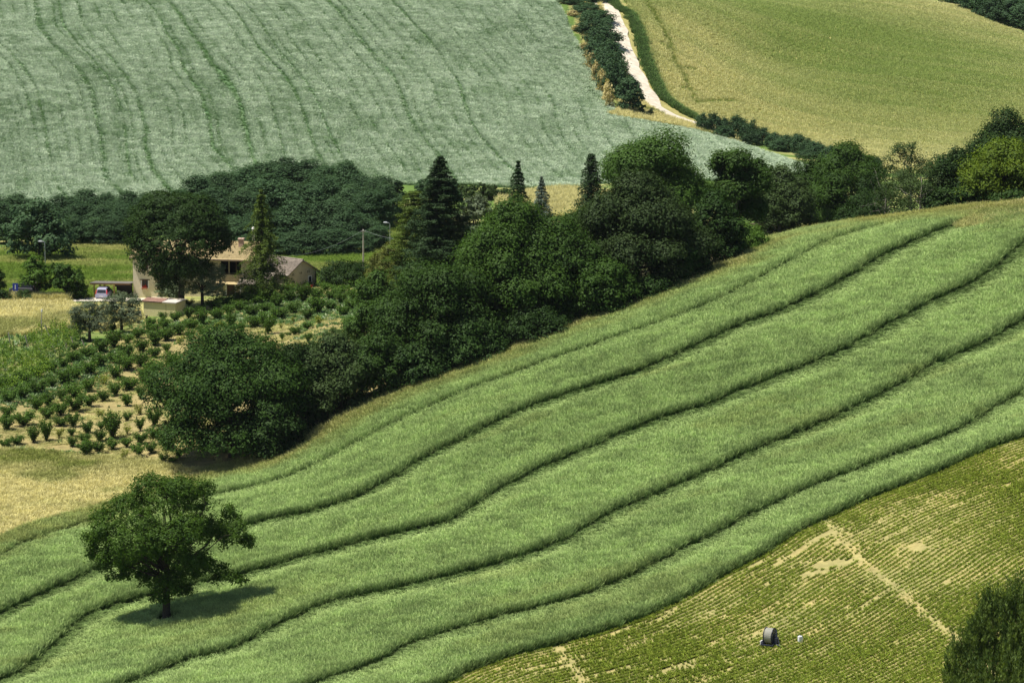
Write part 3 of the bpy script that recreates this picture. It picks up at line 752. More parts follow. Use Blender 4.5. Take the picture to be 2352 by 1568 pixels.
def auto_lobes(W, D, H, zb, rng, n=11, spread=.62):
    """an uneven crown filling a box W x D from height zb to H"""
    if zb / H < .08:          # hedge trees: foliage to the ground, a lumpy dome
        out = [(0, 0, H * .5, W * .3, D * .3, H * .36)]
        for lev, rr, m in ((.20, .33, 8), (.42, .36, 8), (.64, .31, 7), (.80, .19, 5), (.89, .02, 2)):
            a0 = rng.uniform(0, 6.28)
            for k in range(m):
                a = a0 + 6.283 * k / m + rng.uniform(-.3, .3); q = rr * rng.uniform(.82, 1.18); s = rng.uniform(.12, .2)
                out.append((math.cos(a) * W * q, math.sin(a) * D * q, H * lev * rng.uniform(.9, 1.1), W * s, D * s, H * s * rng.uniform(.7, .95)))
        return out
    out = [(0, 0, (zb + H) / 2, W * .30, D * .30, (H - zb) * .36)]
    for k in range(n):
        a = 2 * math.pi * (k + rng.uniform(-.3, .3)) / n * 1.9
        t = (k + .5) / n
        rr = spread * math.sin(math.pi * min(.97, max(.12, .16 + .72 * t))) ** .7
        s = rng.uniform(.17, .27)
        out.append((math.cos(a) * W / 2 * rr * rng.uniform(.75, 1.12), math.sin(a) * D / 2 * rr * rng.uniform(.75, 1.12), zb + (H - zb) * (.14 + .74 * t) * rng.uniform(.95, 1.05), W * s, D * s, (H - zb) * s * .85))
    return out

def tree_at(u, y): 
    a, _ = ray(u, 784); x = float(a * y); return x, y, float(gz(x, y))

def tree(name, label, cat, u, y, vtop, wpx, kind, zb=.06, leaf=.26, dens=1.0, seed=0, group=None, lobes=None, bark=None, nl=12, light=.5, trunk_r=None, csize=.55, up=.55, depth=.9, spread=.62):
    rng = np.random.default_rng(1000 + seed)
    x, y, z = tree_at(u, y)
    H = float(at_depth(u, vtop, y)[2] - z); W = wpx * y / F
    H = max(H, 1.2)
    t = thing(name, label, cat, (x, y, z), 0, group)
    lb = lobes or auto_lobes(W, W * depth, H, H * zb, rng, nl, spread)
    area = W * H * 3.1
    per = 26
    ncl = int(max(30, area / (leaf * leaf * 1.1) * 2.6 * dens / per))
    me, C = crown_mesh('crown', lb, ncl, per, leaf, LM[kind], rng, csize * max(.6, min(1.3, W / 8)), up, light=light)
    link('crown', me, t)
    link('trunk', limb_mesh('trunk', H, trunk_r or max(.08, .022 * H + .05), C, rng, bark or BARK, (rng.normal() * .03 * H, 0)), t)
    return t

ys_e = E_UP[:, 1]; us_e = np.array([back_u(*p)[0] for p in E_UP])
def ye(u): return float(np.interp(u, us_e, ys_e))

HEDGE = [ # u, offset behind field edge, top, width, kind, crown base share, label
 (528,5.5,764,356,'oak',.05,'broad round dark oak at the lower left end of the hedgerow'),
 (672,8,800,170,'dark',.04,'narrow dark tree squeezed against the right flank of the big round oak'),
 (765,6,782,200,'grey',.04,'greyish twiggy thicket between the big oak and the tall hedgerow trees'),
 (872,4,765,165,'mid',.03,'low mid green tree spilling toward the barley right of the grey thicket'),
 (868,20,640,140,'mid',.05,'loose well-leaved tree beside the upper right corner of the orchard'),
 (1005,6,610,280,'mid',.04,'wide spreading tree below the tall dark cypress in the hedgerow'),
 (1085,3,735,180,'dark',.03,'dark drooping tree overhanging the barley below the wide spreading tree'),
 (1185,9,478,270,'oak',.04,'tall deep green tree right of the dark cypress in mid hedgerow'),
 (1275,7,500,240,'oak',.04,'deep green tree with heavy clumps left of the round grey green tree'),
 (1345,15,480,170,'mid',.05,'bushy tree below the small blue spruce and the slim dark spruce'),
 (1465,7,420,290,'grey',.04,'big rounded grey green tree standing tallest above the field edge'),
 (1385,2.5,600,170,'oak',.03,'lower dark tree at the left foot of the rounded grey green tree'),
 (1503,26,320,248,'mid',.10,'tall oak with rounded bright green heads rising behind the hedgerow'),
 (1568,3,545,120,'dark',.03,'small dark tree at the right foot of the rounded grey green tree'),
 (1690,20,340,142,'mid',.24,'open topped tree with pale bare trunks in the hedgerow'),
 (1640,5,455,130,'dark',.03,'dark shadowy tree below the gap left of the pale bare trunks'),
 (1706,2.5,520,120,'light',.03,'light green bushy tree at the bend of the barley edge'),
 (1790,9,392,150,'grey',.04,'grey green tree right of the pale bare trunks'),
 (1868,8,372,120,'mid',.04,'mid green tree between the grey green tree and the dome topped tree'),
 (1944,7,342,170,'oak',.04,'dome topped dark tree standing above the right part of the hedgerow'),
 (2030,7,372,160,'dark',.03,'low dark tree left of the thin airy tree on the right'),
 (2086,16,320,100,'grey',.2,'thin airy tree with sparse see through crown against the wheat'),
 (2108,5,388,205,'grey',.03,'greyish shrubby tree beneath the thin airy tree'),
 (2192,7,358,160,'dark',.03,'dark tree between the grey shrub and the bright yellow green tree'),
 (2296,34,268,200,'dark',.05,'large dark tree standing behind the bright yellow green tree'),
 (2300,5,336,200,'gold',.05,'bright yellow green tree at the right edge of the hedgerow'),
 (2238,2.5,428,110,'dark',.03,'small dark bush at the left foot of the bright yellow green tree'),
 (2420,8,372,170,'dark',.05,'dark tree half cut off at the right edge of the picture'),
 (1240,1.5,712,150,'dark',.02,'low dark bush under the heavy clumped tree at the barley edge'),
 (620,2.5,925,150,'dark',.02,'low dark bush under the right side of the big round oak'),
 (960,2,790,150,'dark',.02,'low dark bush between the low mid green tree and the drooping tree'),
 (1490,1.5,640,150,'dark',.02,'low dark bush at the foot of the rounded grey green tree'),
 (1890,2.5,462,120,'dark',.02,'low dark bush below the mid green tree on the right'),
 (1980,2.5,448,110,'dark',.02,'low dark bush at the right foot of the dome topped tree'),
 (2165,2.5,440,100,'dark',.02,'low dark bush below the dark tree near the dry grass corner'),
 (1160,16,498,190,'mid',.05,'well-leaved tree filling the gap just right of the dark cypress foot'),
 (720,10,790,130,'dark',.03,'dark tree behind the grey twiggy thicket'),
 (2330,2,440,120,'dark',.02,'low dark bush beneath the bright yellow green tree above dry grass'),
]
for s, (u, off, vt, w, kd, zb, lab) in enumerate(HEDGE):
    big = w > 240
    airy = 'airy' in lab
    tree('hedgerow_tree' if 'bush' not in lab else 'hedgerow_bush', lab, 'tree' if 'bush' not in lab.split()[2:3] and 'low dark bush' not in lab else 'bush', u, ye(u) + off, vt - 4, w * (1.10 if not airy else 1), kd, zb, .15 if not airy else .11, 1.25 if not airy else .2, s, nl=22 if big else 12, light=.36 + .3 * ((s * 7) % 5) / 4, bark=BARK_PALE if ('pale bare' in lab or 'airy' in lab) else None, csize=.62 if kd != 'gold' else .5, trunk_r=.16 if airy else None)

# ---- the lone field oak, lobes measured on the photograph (metres from the trunk foot)
s_ = LONE[1] / F
LOB = [(322,1302,52,34,1.5),(428,1308,52,28,-1.2),(262,1294,52,32,.2),(380,1145,100,52,0),(300,1165,75,50,.8),(252,1205,50,42,-1),(225,1240,42,40,.6),(320,1225,85,52,-2.4),(445,1150,62,52,1.5),(478,1112,28,24,-.6),(420,1112,70,34,-.5),(350,1112,62,34,.9),(400,1215,90,50,-2.6),(470,1215,60,40,1.2),
 (535,1178,26,30,.4),(562,1215,26,32,-.8),(575,1240,18,26,.3),(505,1240,52,36,1.7),(440,1265,66,34,-2.2),(350,1280,84,40,2.3),(275,1265,58,36,-1.2),(222,1272,34,30,.7),(205,1232,26,26,-.5),(300,1318,40,24,1.0),(262,1318,26,16,-.6),(390,1330,52,36,-1.6),(350,1340,44,30,1.5),(480,1305,62,22,.6),(530,1322,42,20,-.6),(556,1330,20,16,.4),(415,1358,34,22,1.0),(372,1368,32,20,-.8),(455,1300,40,24,2.2),(228,1190,30,26,1.2)]
rng = np.random.default_rng(5)
lob = []
for (u, v, ru, rv, dy) in LOB:
    lob.append(((u - 382) * s_, dy, (1425 - v) * s_ * 1.035, ru * s_ * .86, max(.7, ru * s_ * .74), rv * s_ * .86))
for k in range(7):
    a = k * .9 + .4; sg = 1 if k % 2 else -1
    lob.append((math.cos(a) * 2.6, sg * rng.uniform(2.2, 4.2), rng.uniform(5.2, 9.6), 1.6, 1.3, 1.0))
t = thing('field_oak', 'solitary spreading tree standing alone in the green barley with its shadow beneath', 'tree', tuple(LONE))
me, C = crown_mesh('crown', lob, 2000, 34, .11, LM['lone'], rng, .42, .35, .85, .5, (3.2, 1.0), .45)
link('crown', me, t); link('trunk', limb_mesh('trunk', 12.5, .36, C, rng, BARK, (.15, 0), .34, 60), t)

# ---- trees about the farmhouse
HT_L = [(410,500,118,62,0),(345,520,62,60,.5),(470,515,66,58,-.5),(410,545,110,55,-1.5),(330,575,40,45,.3),(355,600,48,40,-1.0),(318,555,30,40,.8),(480,565,52,48,1.0),(430,600,70,40,-1.6),(510,555,34,44,0),(390,640,30,34,-.5),(385,462,70,26,.3),(450,470,54,26,-.4),(372,625,30,36,.5),(440,625,45,30,.8)]
def shaped_tree(name, label, cat, u0, y, L, kind, leaf, ncl, per, seed, trunk_r, H, bark=None, cs=.6, nl=22, light=.5, surf=(3.0, 1.1)):
    rng = np.random.default_rng(seed); x, y, z = tree_at(u0, y); s = y / F
    _, vb = back_u(x, y, z)
    lob = [((u - u0) * s, dy * 1.6, (float(vb) - v) * s * 1.02, ru * s * .95, max(.5, ru * s * .85), rv * s) for u, v, ru, rv, dy in L]
    t = thing(name, label, cat, (x, y, z))
    me, C = crown_mesh('crown', lob, ncl, per, leaf, LM[kind], rng, cs, .5, .65, light, surf)
    link('crown', me, t); link('trunk', limb_mesh('trunk', H, trunk_r, C, rng, bark or BARK, (0, 0), .28, nl), t)
    return t
shaped_tree('shade_tree', 'tall dark shade tree hanging over the farmhouse front', 'tree', 418, 494.5, HT_L, 'dark', .15, 1700, 30, 31, .42, 13.5, light=.62)
OLV = [(0,-42,26,22,0),(-20,-30,20,22,.3),(20,-32,20,22,-.3),(0,-62,20,16,.2),(-24,-52,14,18,-.2),(24,-54,14,18,.2),(0,-26,24,14,.4)]
def olive(u, v, k, lab, seed):
    p = gp(u, v)
    shaped_tree('olive_tree', lab, 'olive tree', u, p[1], [(u + a * k, v + b * k, ru * k, rv * k, dy) for a, b, ru, rv, dy in OLV], 'olive', .085, int(300 * k), 34, seed, .16 * k, 4.4 * k, cs=.34, nl=12)
olive(206, 784, 1.25, 'greyish olive tree with split trunk beside the vineyard', 41)
olive(280, 766, 1.28, 'greyish olive tree left of the low yellow hut', 42)
olive(466, 708, 1.5, 'larger grey olive tree in front of the farmhouse', 43)
def bush(name, u, v, vtop, w, kind, lab, seed, leaf=.12, zb=.02, dens=.9, cat='bush', cs=.5, y=None):
    p = gp(u, v)
    return tree(name, lab, cat, u, y or p[1], vtop, w, kind, zb, leaf, dens, seed, csize=cs)
bush('garden_tree', 88, 688, 587, 76, 'light', 'round bright green tree left of the carport', 51, .15, .12, cat='tree')
bush('garden_tree', 156, 688, 602, 92, 'mid', 'wider round tree between the bright green tree and the carport', 52, .15, .10, cat='tree')
bush('garden_bush', -12, 690, 608, 60, 'dark', 'dark bush cut off by the left edge beside the blue sign', 53)
bush('garden_bush', 390, 690, 640, 62, 'olive', 'small grey green shrub against the farmhouse wall', 54, .12, y=502)
bush('garden_bush', 800, 660, 600, 150, 'dark', 'wide dark shrub right of the stone barn', 55, y=512)
bush('garden_bush', 897, 650, 570, 112, 'ochre', 'yellowish olive shrub at the foot of the utility pole', 56, y=498)
bush('garden_bush', 60, 692, 668, 60, 'dark', 'low clipped dark shrub in front of the brown shed', 57)
bush('garden_bush', 8, 694, 668, 46, 'dark', 'low dark shrub under the blue sign', 58)
bush('garden_bush', 182, 688, 646, 46, 'mid', 'small shrub beside the left carport post', 59)
bush('field_tree', 1090, 480, 448, 120, 'olive', 'pale grey green tree behind the dark cypress', 60, .2, y=560)
bush('field_tree', 985, 440, 412, 70, 'wood', 'hazy grey shrub left of the dark cypress top by the far crop', 61, .2, y=640)
bush('field_tree', 1100, 440, 424, 80, 'grey', 'low grey shrub at the foot of the far crop right of the cypress', 62, .2, y=630)
bush('field_tree', 95, 605, 468, 168, 'wood', 'big round dark tree standing before the wood behind the meadow', 63, .26, .03, y=545, cat='tree')
for (u_, v_, t_, w_, kd_, lb_) in [(1035,440,416,64,'wood','rounded grey green shrub on the straw strip below the far crop'),(1064,442,424,46,'grey','small grey shrub nearest the dark cypress tip at the far crop foot'),(1130,448,428,64,'grey','wide low shrub left of the dark layered spruce by the straw strip'),(1160,450,436,40,'dark','small dark shrub touching the dark layered spruce')]:
    bush('field_bush', u_, v_, t_, w_, kd_, lb_, 200 + u_, .17, y=632)
bush('field_tree', 915, 470, 420, 46, 'fir', 'small dark bush at the right end of the rounded wood', 64, .2, y=606)

# ---- conifers
def conifer(name, label, u, y, vtop, wpx, kind, seed, levels=26, droop=.25, needle=.11, top_w=.08, power=.85, per=26, ragged=.25, zb=.04, upturn=0.0, sp=.22):
    rng = np.random.default_rng(seed); x, y, z = tree_at(u, y)
    H = float(at_depth(u, vtop, y)[2] - z); R = wpx * y / F / 2
    P, N, S, Tn = [], [], [], []
    mb = MB(); mb.tube([(0, 0, -.3), (0, 0, H * .5), (0, 0, H * .98)], [.024 * H, .014 * H, .02], 8)
    for k in range(levels):
        q = k / (levels - 1); zz = H * (zb + (1 - zb) * q ** .92)
        Rk = R * (top_w + (1 - top_w) * (1 - q) ** power)
        nb = max(4, int(9 * (1 - .4 * q)))
        a0 = rng.uniform(0, 6.28)
        for j in range(nb):
            a = a0 + 2 * math.pi * j / nb + rng.normal() * .15
            L = Rk * rng.uniform(1 - ragged, 1 + ragged * .6)
            tip = np.array([math.cos(a) * L, math.sin(a) * L, -droop * L + upturn * L])
            n = int(per * (.4 + L / max(R, .1)))
            tt = rng.random(n) ** .7
            c = np.array([0, 0, zz]) + tip[None] * tt[:, None]; c[:, 2] += droop * .5 * L * tt * (1 - tt) * 2
            wd = sp * L * (1 - .55 * tt) + .06
            c += np.stack([-math.sin(a) * rng.normal(0, 1, n) * wd, math.cos(a) * rng.normal(0, 1, n) * wd, -np.abs(rng.normal(0, .13, n)) * (1 + droop * 2)], 1)
            P.append(c); N.append(np.array([0, 0, 1.]) + tip[None] / (L + .01) * .3 + rng.normal(size=(n, 3)) * .45)
            Tn.append(np.clip(rng.normal(.45, .2) + .3 * tt + rng.normal(0, .1, n), 0, 1)); S.append(needle * rng.uniform(.7, 1.4, n))
            if L > .5 and k % 2 == 0: mb.tube([(0, 0, zz), tuple(np.array([0, 0, zz]) + tip * .55)], [.03 + .01 * L, .015], 4)
    V, f = leaf_quads(np.vstack(P), np.vstack(N), np.concatenate(S), rng, .42)
    t = thing(name, label, 'tree', (x, y, z))
    link('crown', mesh_np('crown', V, f, [LM[kind]], False, {'tint': np.repeat(np.concatenate(Tn), 4)}), t)
    link('trunk', mb.mesh('trunk', BARK, True), t)
    return t
conifer('cypress', 'tall dense dark cypress towering over the middle of the hedgerow', 1012, 468, 360, 215, 'fir', 71, 52, .10, .13, .05, .74, 270, .38, upturn=.2)
conifer('cedar', 'yellowish green cedar with open layers left of the dark cypress', 955, 476, 440, 165, 'cedar', 72, 26, .05, .12, .22, .5, 280, .4)
conifer('spruce', 'dark layered spruce standing left of the small blue spruce', 1190, 545, 370, 130, 'fir', 73, 24, .25, .14, .05, .95, 120, .42)
conifer('spruce', 'small pale blue spruce between two dark spruces', 1243, 540, 406, 108, 'bluefir', 74, 26, .18, .12, .05, .9, 110, .35)
conifer('spruce', 'slim dark spruce left of the tall bright headed oak', 1357, 530, 354, 104, 'fir', 75, 30, .28, .14, .16, .62, 110, .42)
conifer('deodar', 'shaggy yellow green cedar with drooping branches in front of the farmhouse', 604, 497.5, 436, 158, 'cedar', 76, 24, .42, .12, .04, .8, 165, .55, .06, sp=.16)

# ---- the wood behind the meadow, the wood at top right, roadside trees, the hedge below the wheat
def proto_set(kind, n, seed, W=6, H=7, leaf=.3, dens=.8, zb=.04):
    out = []
    for k in range(n):
        rng = np.random.default_rng(seed + k)
        lb = auto_lobes(W, W * .9, H, H * zb, rng, 10)
        lt = .3 + .4 * ((k * 5) % n) / max(1, n - 1)
        me, C = crown_mesh('crown', lb, int(W * H * 3.1 / (leaf * leaf * 1.1) * 2.4 * dens / 24), 24, leaf, LM[kind], rng, .6, .4, .95, lt, (2.4, 1.0), .55)
        out.append((me, limb_mesh('trunk', H, .16, C, rng, BARK, (0, 0), .3, 6)))
    return out
def plant_many(name, cat, group, spots, protos, W, H, seed):
    rng = np.random.default_rng(seed)
    key = (lambda q: q[0]) if 'hedge' in name else (lambda q: q[2])
    place = {id(q): i + 1 for i, q in enumerate(sorted(spots, key=key))}
    for k, sp_ in enumerate(spots):
        u, y, vt, w, lab = sp_
        lab = lab.replace('{}', ORD[place[id(sp_)]]) if '{}' in lab else lab
        if name == 'roadside_tree': u, w = u - 7, w * 1.25
        x, y, z = tree_at(u, y); h = max(1.0, float(at_depth(u, vt, y)[2] - z)) * (rng.uniform(.86, 1.1) if name == 'wood_tree' else 1); ww = w * y / F * (1.28 if name == 'wood_tree' else 1.08) * rng.uniform(.88, 1.12)
        me, tr = protos[k % len(protos)]
        t = thing(name, lab, cat, (x, y, z), rng.uniform(0, 6.28), group); t.scale = (ww / W, ww / W, h / H)
        link('crown', me, t); link('trunk', tr, t)
WP = proto_set('wood', 11, 300, 7, 10, .15); 
LWD = 'grey green tree of the low wood along the left of the meadow'
MWD = 'dark green tree packed into the rounded wood behind the farmhouse'
sp = [(-60,580,455,110,LWD),(-10,590,452,100,LWD),(45,600,446,95,LWD),(150,596,440,95,LWD),(205,602,436,95,LWD),(255,600,440,90,LWD),(300,596,447,80,LWD),(185,578,462,90,LWD),(240,576,468,80,LWD),(290,574,470,80,LWD),(20,572,470,90,LWD),(340,590,452,80,LWD),(175,566,505,70,LWD),(225,566,500,70,LWD),(275,566,505,70,LWD)]
plant_many('wood_tree', 'tree', 'trees of the low wood along the meadow', sp, WP, 7, 10, 80)
sp = []
for (u, y, vt, w) in [(415,600,440,110),(460,612,412,110),(510,620,392,110),(560,630,376,115),(610,636,371,115),(660,640,369,115),(712,640,370,110),(760,634,376,105),(800,626,384,95),(842,618,392,90),(875,612,408,80),(440,585,470,110),(500,590,450,115),(560,596,430,120),(625,602,415,120),(690,606,410,120),(750,604,415,115),(805,598,425,105),(850,592,440,90),(885,596,432,70),(470,575,515,100),(540,575,495,110),(610,577,475,115),(680,578,465,115),(745,578,468,110),(800,576,480,100),(850,578,495,80),(640,566,530,90),(700,566,525,95),(760,567,525,90),(815,567,530,80),(585,567,535,90),(870,572,520,60)]:
    sp.append((u, y, vt, w, MWD))
plant_many('wood_tree', 'tree', 'trees of the rounded wood behind the farmhouse', sp, WP, 7, 10, 81)
HP = proto_set('wood', 5, 340, 5, 4.5, .17, .9, .01)
RWD = 'bushy dark tree, {} from the top in the row beside the white road'
sp = [(1300,812,-30,60,RWD),(1340,806,-18,64,RWD),(1318,800,-8,54,RWD),(1352,792,8,66,RWD),(1376,786,26,62,RWD),(1368,778,42,60,RWD),(1390,772,62,58,RWD),(1383,762,84,58,RWD),(1400,756,98,58,RWD),(1402,748,118,54,RWD),(1413,742,134,52,RWD),(1418,737,148,48,RWD),(1345,815,-40,60,RWD),(1376,805,-20,50,RWD)]
plant_many('roadside_tree', 'tree', 'trees in the row beside the white road', sp, HP, 5, 4.5, 82)
bush('roadside_tree', 1444, 256, 180, 70, 'wood', 'big round dark bush at the lower end of the roadside tree row', 83, .2, .01, 1.2)
sp = [(1450,'tiny dark shrub in the straw just below the big round bush',254,244,9),(1469,'tiny dark shrub',262,250,9),(1491,'tiny',264,253,10)]
bush('verge_shrub', 1469, 262, 249, 11, 'wood', 'tiny dark shrub in dry straw nearer the big round bush', 84, .12)
bush('verge_shrub', 1491, 265, 252, 11, 'wood', 'tiny dark shrub in dry straw nearer the white road', 85, .12)
GLD = 'pale straw coloured shrub, {} from the top, left of the roadside trees'
DP = []
LM['dryshrub'] = leaf_mat('leaf_straw', (.36, .30, .12), (.60, .52, .26), .2)
DPP = proto_set('dryshrub', 3, 360, 3, 3, .22, .6, .0)
sp = [(1303,800,36,24,GLD),(1313,788,58,26,GLD),(1320,778,82,22,GLD),(1345,768,100,26,GLD),(1357,756,122,28,GLD),(1368,746,146,26,GLD),(1380,738,166,24,GLD),(1392,730,188,22,GLD),(1398,724,215,18,GLD),(1292,812,14,24,GLD),(1352,762,112,22,GLD)]
plant_many('dry_shrub', 'shrub', 'straw coloured shrubs beside the roadside trees', sp, DPP, 3, 3, 86)
BH = 'dark green shrub, {} from the left in the hedge below the golden wheat'
sp = []
for k, (u, vt, w) in enumerate([(1612,264,34),(1636,262,36),(1660,272,34),(1688,267,36),(1706,282,30),(1724,280,24),(1746,296,40),(1772,306,40),(1800,312,44),(1828,308,42),(1848,322,40),(1872,328,44),(1900,336,46),(1928,345,46),(1960,352,50),(1990,360,50),(1780,322,44),(1850,345,50),(1900,358,50),(1660,290,40),(1720,302,40)]):
    vg_ = 300 + max(0, (u - 1600)) * .235; p = gp(u, min(vg_, 384)); sp.append((u, p[1] + (1.5 if k < 16 else -3), vt, w * 1.15, BH))
plant_many('hedge_shrub', 'shrub', 'shrubs of the hedge below the golden wheat', sp, HP, 5, 4.5, 87)
TR = 'dark tree of the wood along the crest of the wheat hill'
sp = []
rng = np.random.default_rng(88)
for k in range(34):
    u = 2105 + 9.6 * k + rng.uniform(-5, 5); row = k % 3
    vb = (u - 2130) * .36 - 6 - row * 16; p_ = gp(u, max(vb, -60))
    sp.append((u, p_[1] + 2, vb - rng.uniform(46, 62), rng.uniform(50, 66), TR))
plant_many('wood_tree', 'tree', 'trees of the wood along the wheat crest', sp, HP, 5, 4.5, 89)

# ---- willow at lower right
rng = np.random.default_rng(91)
x, y, z = tree_at(2300, 274); s = y / F
_, vb = back_u(x, y, z)
WL = [(2180,1470,26,60,.2),(2225,1400,30,60,-.4),(2265,1330,24,50,.3),(2320,1300,24,44,-.2),(2375,1330,34,60,.5),(2165,1510,16,40,0),(2290,1390,60,70,0),(2240,1440,50,60,.6),(2345,1390,60,70,-.5),(2210,1500,40,55,-.6),(2290,1480,70,70,-1.5),(2360,1480,70,80,1),(2230,1560,50,50,.4),(2310,1570,80,60,-1),(2400,1560,70,70,.5),(2275,1350,34,40,.3),(2335,1330,34,36,-.3),(2195,1545,26,40,.2),(2400,1400,50,70,0),(2300,1660,90,60,0),(2220,1640,60,60,.8),(2400,1650,80,60,-.4)]
P, N, S, T = [], [], [], []
for (u, v, ru, rv, dy) in WL:
    c0 = np.array([(u - 2272) * s * .94, dy * 1.5, (float(vb) - v - 34) * s])
    m = int(ru * rv * .05)
    for _ in range(m):
        d = unit_dirs(rng, 1)[0] * rng.beta(4, 1.0) * rng.uniform(.85, 1.22)
        c = c0 + d * np.array([ru * s, ru * s * .9, rv * s]); k = 26; q = rng.random(k)
        Ln = rng.uniform(.6, 1.7); sway = rng.normal(size=2) * .22
        pts = c[None] + np.stack([sway[0] * q + rng.normal(0, .07, k), sway[1] * q + rng.normal(0, .07, k), (q - .5) * Ln], 1)
        P.append(pts); S.append(rng.uniform(.07, .13, k)); T.append(np.clip(rng.normal(.4, .25) + rng.normal(0, .1, k), 0, 1))
for _ in range(260):        # long shoots breaking the outline
    (u, v, ru, rv, dy) = WL[rng.integers(0, len(WL))]
    c0 = np.array([(u - 2272) * s * .94, dy * 1.5, (float(vb) - v - 34) * s]); d = unit_dirs(rng, 1)[0]; d[2] = abs(d[2]) * .5
    c = c0 + d * np.array([ru * s, ru * s, rv * s]) * 1.02; k = 30; q = rng.random(k); Ln = rng.uniform(.8, 1.7)
    P.append(c[None] + np.stack([d[0] * .35 * q + rng.normal(0, .06, k), d[1] * .35 * q + rng.normal(0, .06, k), q * Ln * .6 - .5], 1)); S.append(rng.uniform(.07, .12, k)); T.append(np.clip(rng.normal(.65, .2) + rng.normal(0, .1, k), 0, 1))
P = np.vstack(P); S = np.concatenate(S); n = len(P)
LM['willow'] = leaf_mat('leaf_willow', (.045, .085, .018), (.160, .225, .045), .34)
up = np.stack([rng.normal(0, .48, n), rng.normal(0, .48, n), np.ones(n)], 1); up /= np.linalg.norm(up, axis=1)[:, None]
side = np.cross(up, unit_dirs(rng, n)); side /= np.linalg.norm(side, axis=1)[:, None]
V = np.stack([P + up * S[:, None] * 1.5, P + side * S[:, None] * .3, P - up * S[:, None] * 1.1, P - side * S[:, None] * .36], 1).reshape(-1, 3)
t = thing('willow', 'feathery dark willow with upright narrow leaves in the lower right corner', 'tree', (x, y, z))
link('crown', mesh_np('crown', V, np.arange(4 * n).reshape(n, 4), [LM['willow']], False, {'tint': np.repeat(np.concatenate(T), 4)}), t)
link('trunk', limb_mesh('trunk', 9, .3, P[rng.choice(n, 60)], rng, BARK, (0, 0), .2, 24), t)
# ------------------------------------------------------------------ orchard bushes (foot points measured on the photograph)
OB = []   # u, v, width, height (overview px), pale
def addb(off, lst):
    for b_ in lst:
        OB.append((off[0] + b_[0] * .1875, off[1] + b_[1] * .1875, b_[2] * .1875, b_[3] * .1875, len(b_) > 4))
addb((0, 679.9), [(2310,280,90,130),(2010,400,110,110),(1990,300,90,90),(2150,320,100,120),(2190,480,140,130),(2300,400,90,100),(1850,360,110,80),(1865,470,130,120),(2040,550,170,140),(1890,610,170,170),
 (1690,520,110,120),(1740,680,150,140),(1560,580,110,100),(1390,640,150,190),(1240,700,150,160),(1380,440,80,90),(1560,750,150,150),(1410,820,160,130),(1080,760,170,130),(900,800,150,110),(910,670,90,90),
 (1230,880,160,150),(1890,760,130,120),(1730,860,190,150),(1560,900,180,160),(2040,690,80,100),(2200,600,110,110,1),(1090,970,170,150),(780,880,110,120),(620,930,150,120),(450,1000,140,130),(300,1060,130,130),(135,1120,150,120),
 (930,1020,140,150),(790,1085,170,170),(1420,1010,150,140),(1880,980,190,170),(1760,1060,160,150),(2090,870,160,170),(630,1130,110,130),(460,1200,170,150),(280,1260,150,150),(120,1310,150,140),(20,1140,60,100),
 (1090,1170,140,140),(1260,1090,130,120,1),(1590,1150,190,140),(910,1240,170,150),(1410,1220,130,140),(1880,1190,160,170),(760,1290,100,130),(590,1350,150,150),(440,1390,150,150),(1270,1290,120,120),(1090,1350,140,140),(1720,1260,90,140),(1560,1345,120,130),
 (85,1480,120,120),(920,1410,200,170),(750,1460,170,150),(590,1500,150,130)])
addb((0, 826.9), [(290,800,190,150),(90,850,160,150),(900,810,120,150),(1220,690,100,90,1),(1720,670,130,120,1),(570,990,110,240),(410,1010,110,180),(720,960,110,120,1),(880,930,80,90),(1070,900,120,140),(1060,1170,170,170),(1210,1140,120,130),(1220,1000,110,140),
 (1380,960,170,290),(1240,850,90,90),(1560,910,110,120,1),(1720,860,90,140),(1380,1090,120,110),(880,1060,100,110),(200,1040,130,110),(1550,1060,110,100),(1700,1180,130,140),(1720,1020,150,120),(1850,1130,120,110),(1520,1220,80,120,1),(1890,810,140,200),(1880,950,160,110),
 (2050,1100,150,150),(2010,1250,90,100),(2190,1200,90,90),(2100,1240,100,50),(740,800,150,90),(1560,740,90,90),(60,1070,110,100),(1040,1010,130,100)])
addb((404.25, 606.4), [(160,510,90,70),(170,680,110,110),(320,750,120,170),(300,600,130,80),(500,690,130,130),(470,560,150,120),(610,520,170,110),(640,620,110,110),(760,470,120,110),(790,570,170,110),(920,420,130,130),(960,500,170,120),(940,650,150,130),(970,780,150,140),(1100,600,130,110),(1130,860,130,240),
 (1070,480,130,150),(1170,450,90,110),(1240,540,130,160),(1270,670,200,120),(1430,610,130,130),(1400,470,120,140),(1360,340,130,90),(1560,470,160,200),(1620,680,120,120),(1440,730,50,80,1),(1610,800,100,80),(1460,870,100,100),(1290,790,50,60,1),(1300,930,50,80),(1760,750,130,110,1),(1740,620,170,200),(1720,430,150,120),
 (1900,570,120,100),(1900,450,110,130),(1830,330,100,90),(2000,360,160,90),(2030,500,130,140),(2200,290,150,90),(2200,450,160,130),(2150,570,130,120),(2060,640,120,120),(1560,290,130,70),(1920,250,160,60),(680,760,110,140),(810,830,90,100),(200,790,120,100),(330,850,140,90),(490,810,100,90,1),(180,940,100,130),(30,880,120,140),(1620,960,60,110),(1930,850,50,70),(2130,790,150,110),(2300,400,110,110),(1380,880,70,40)])
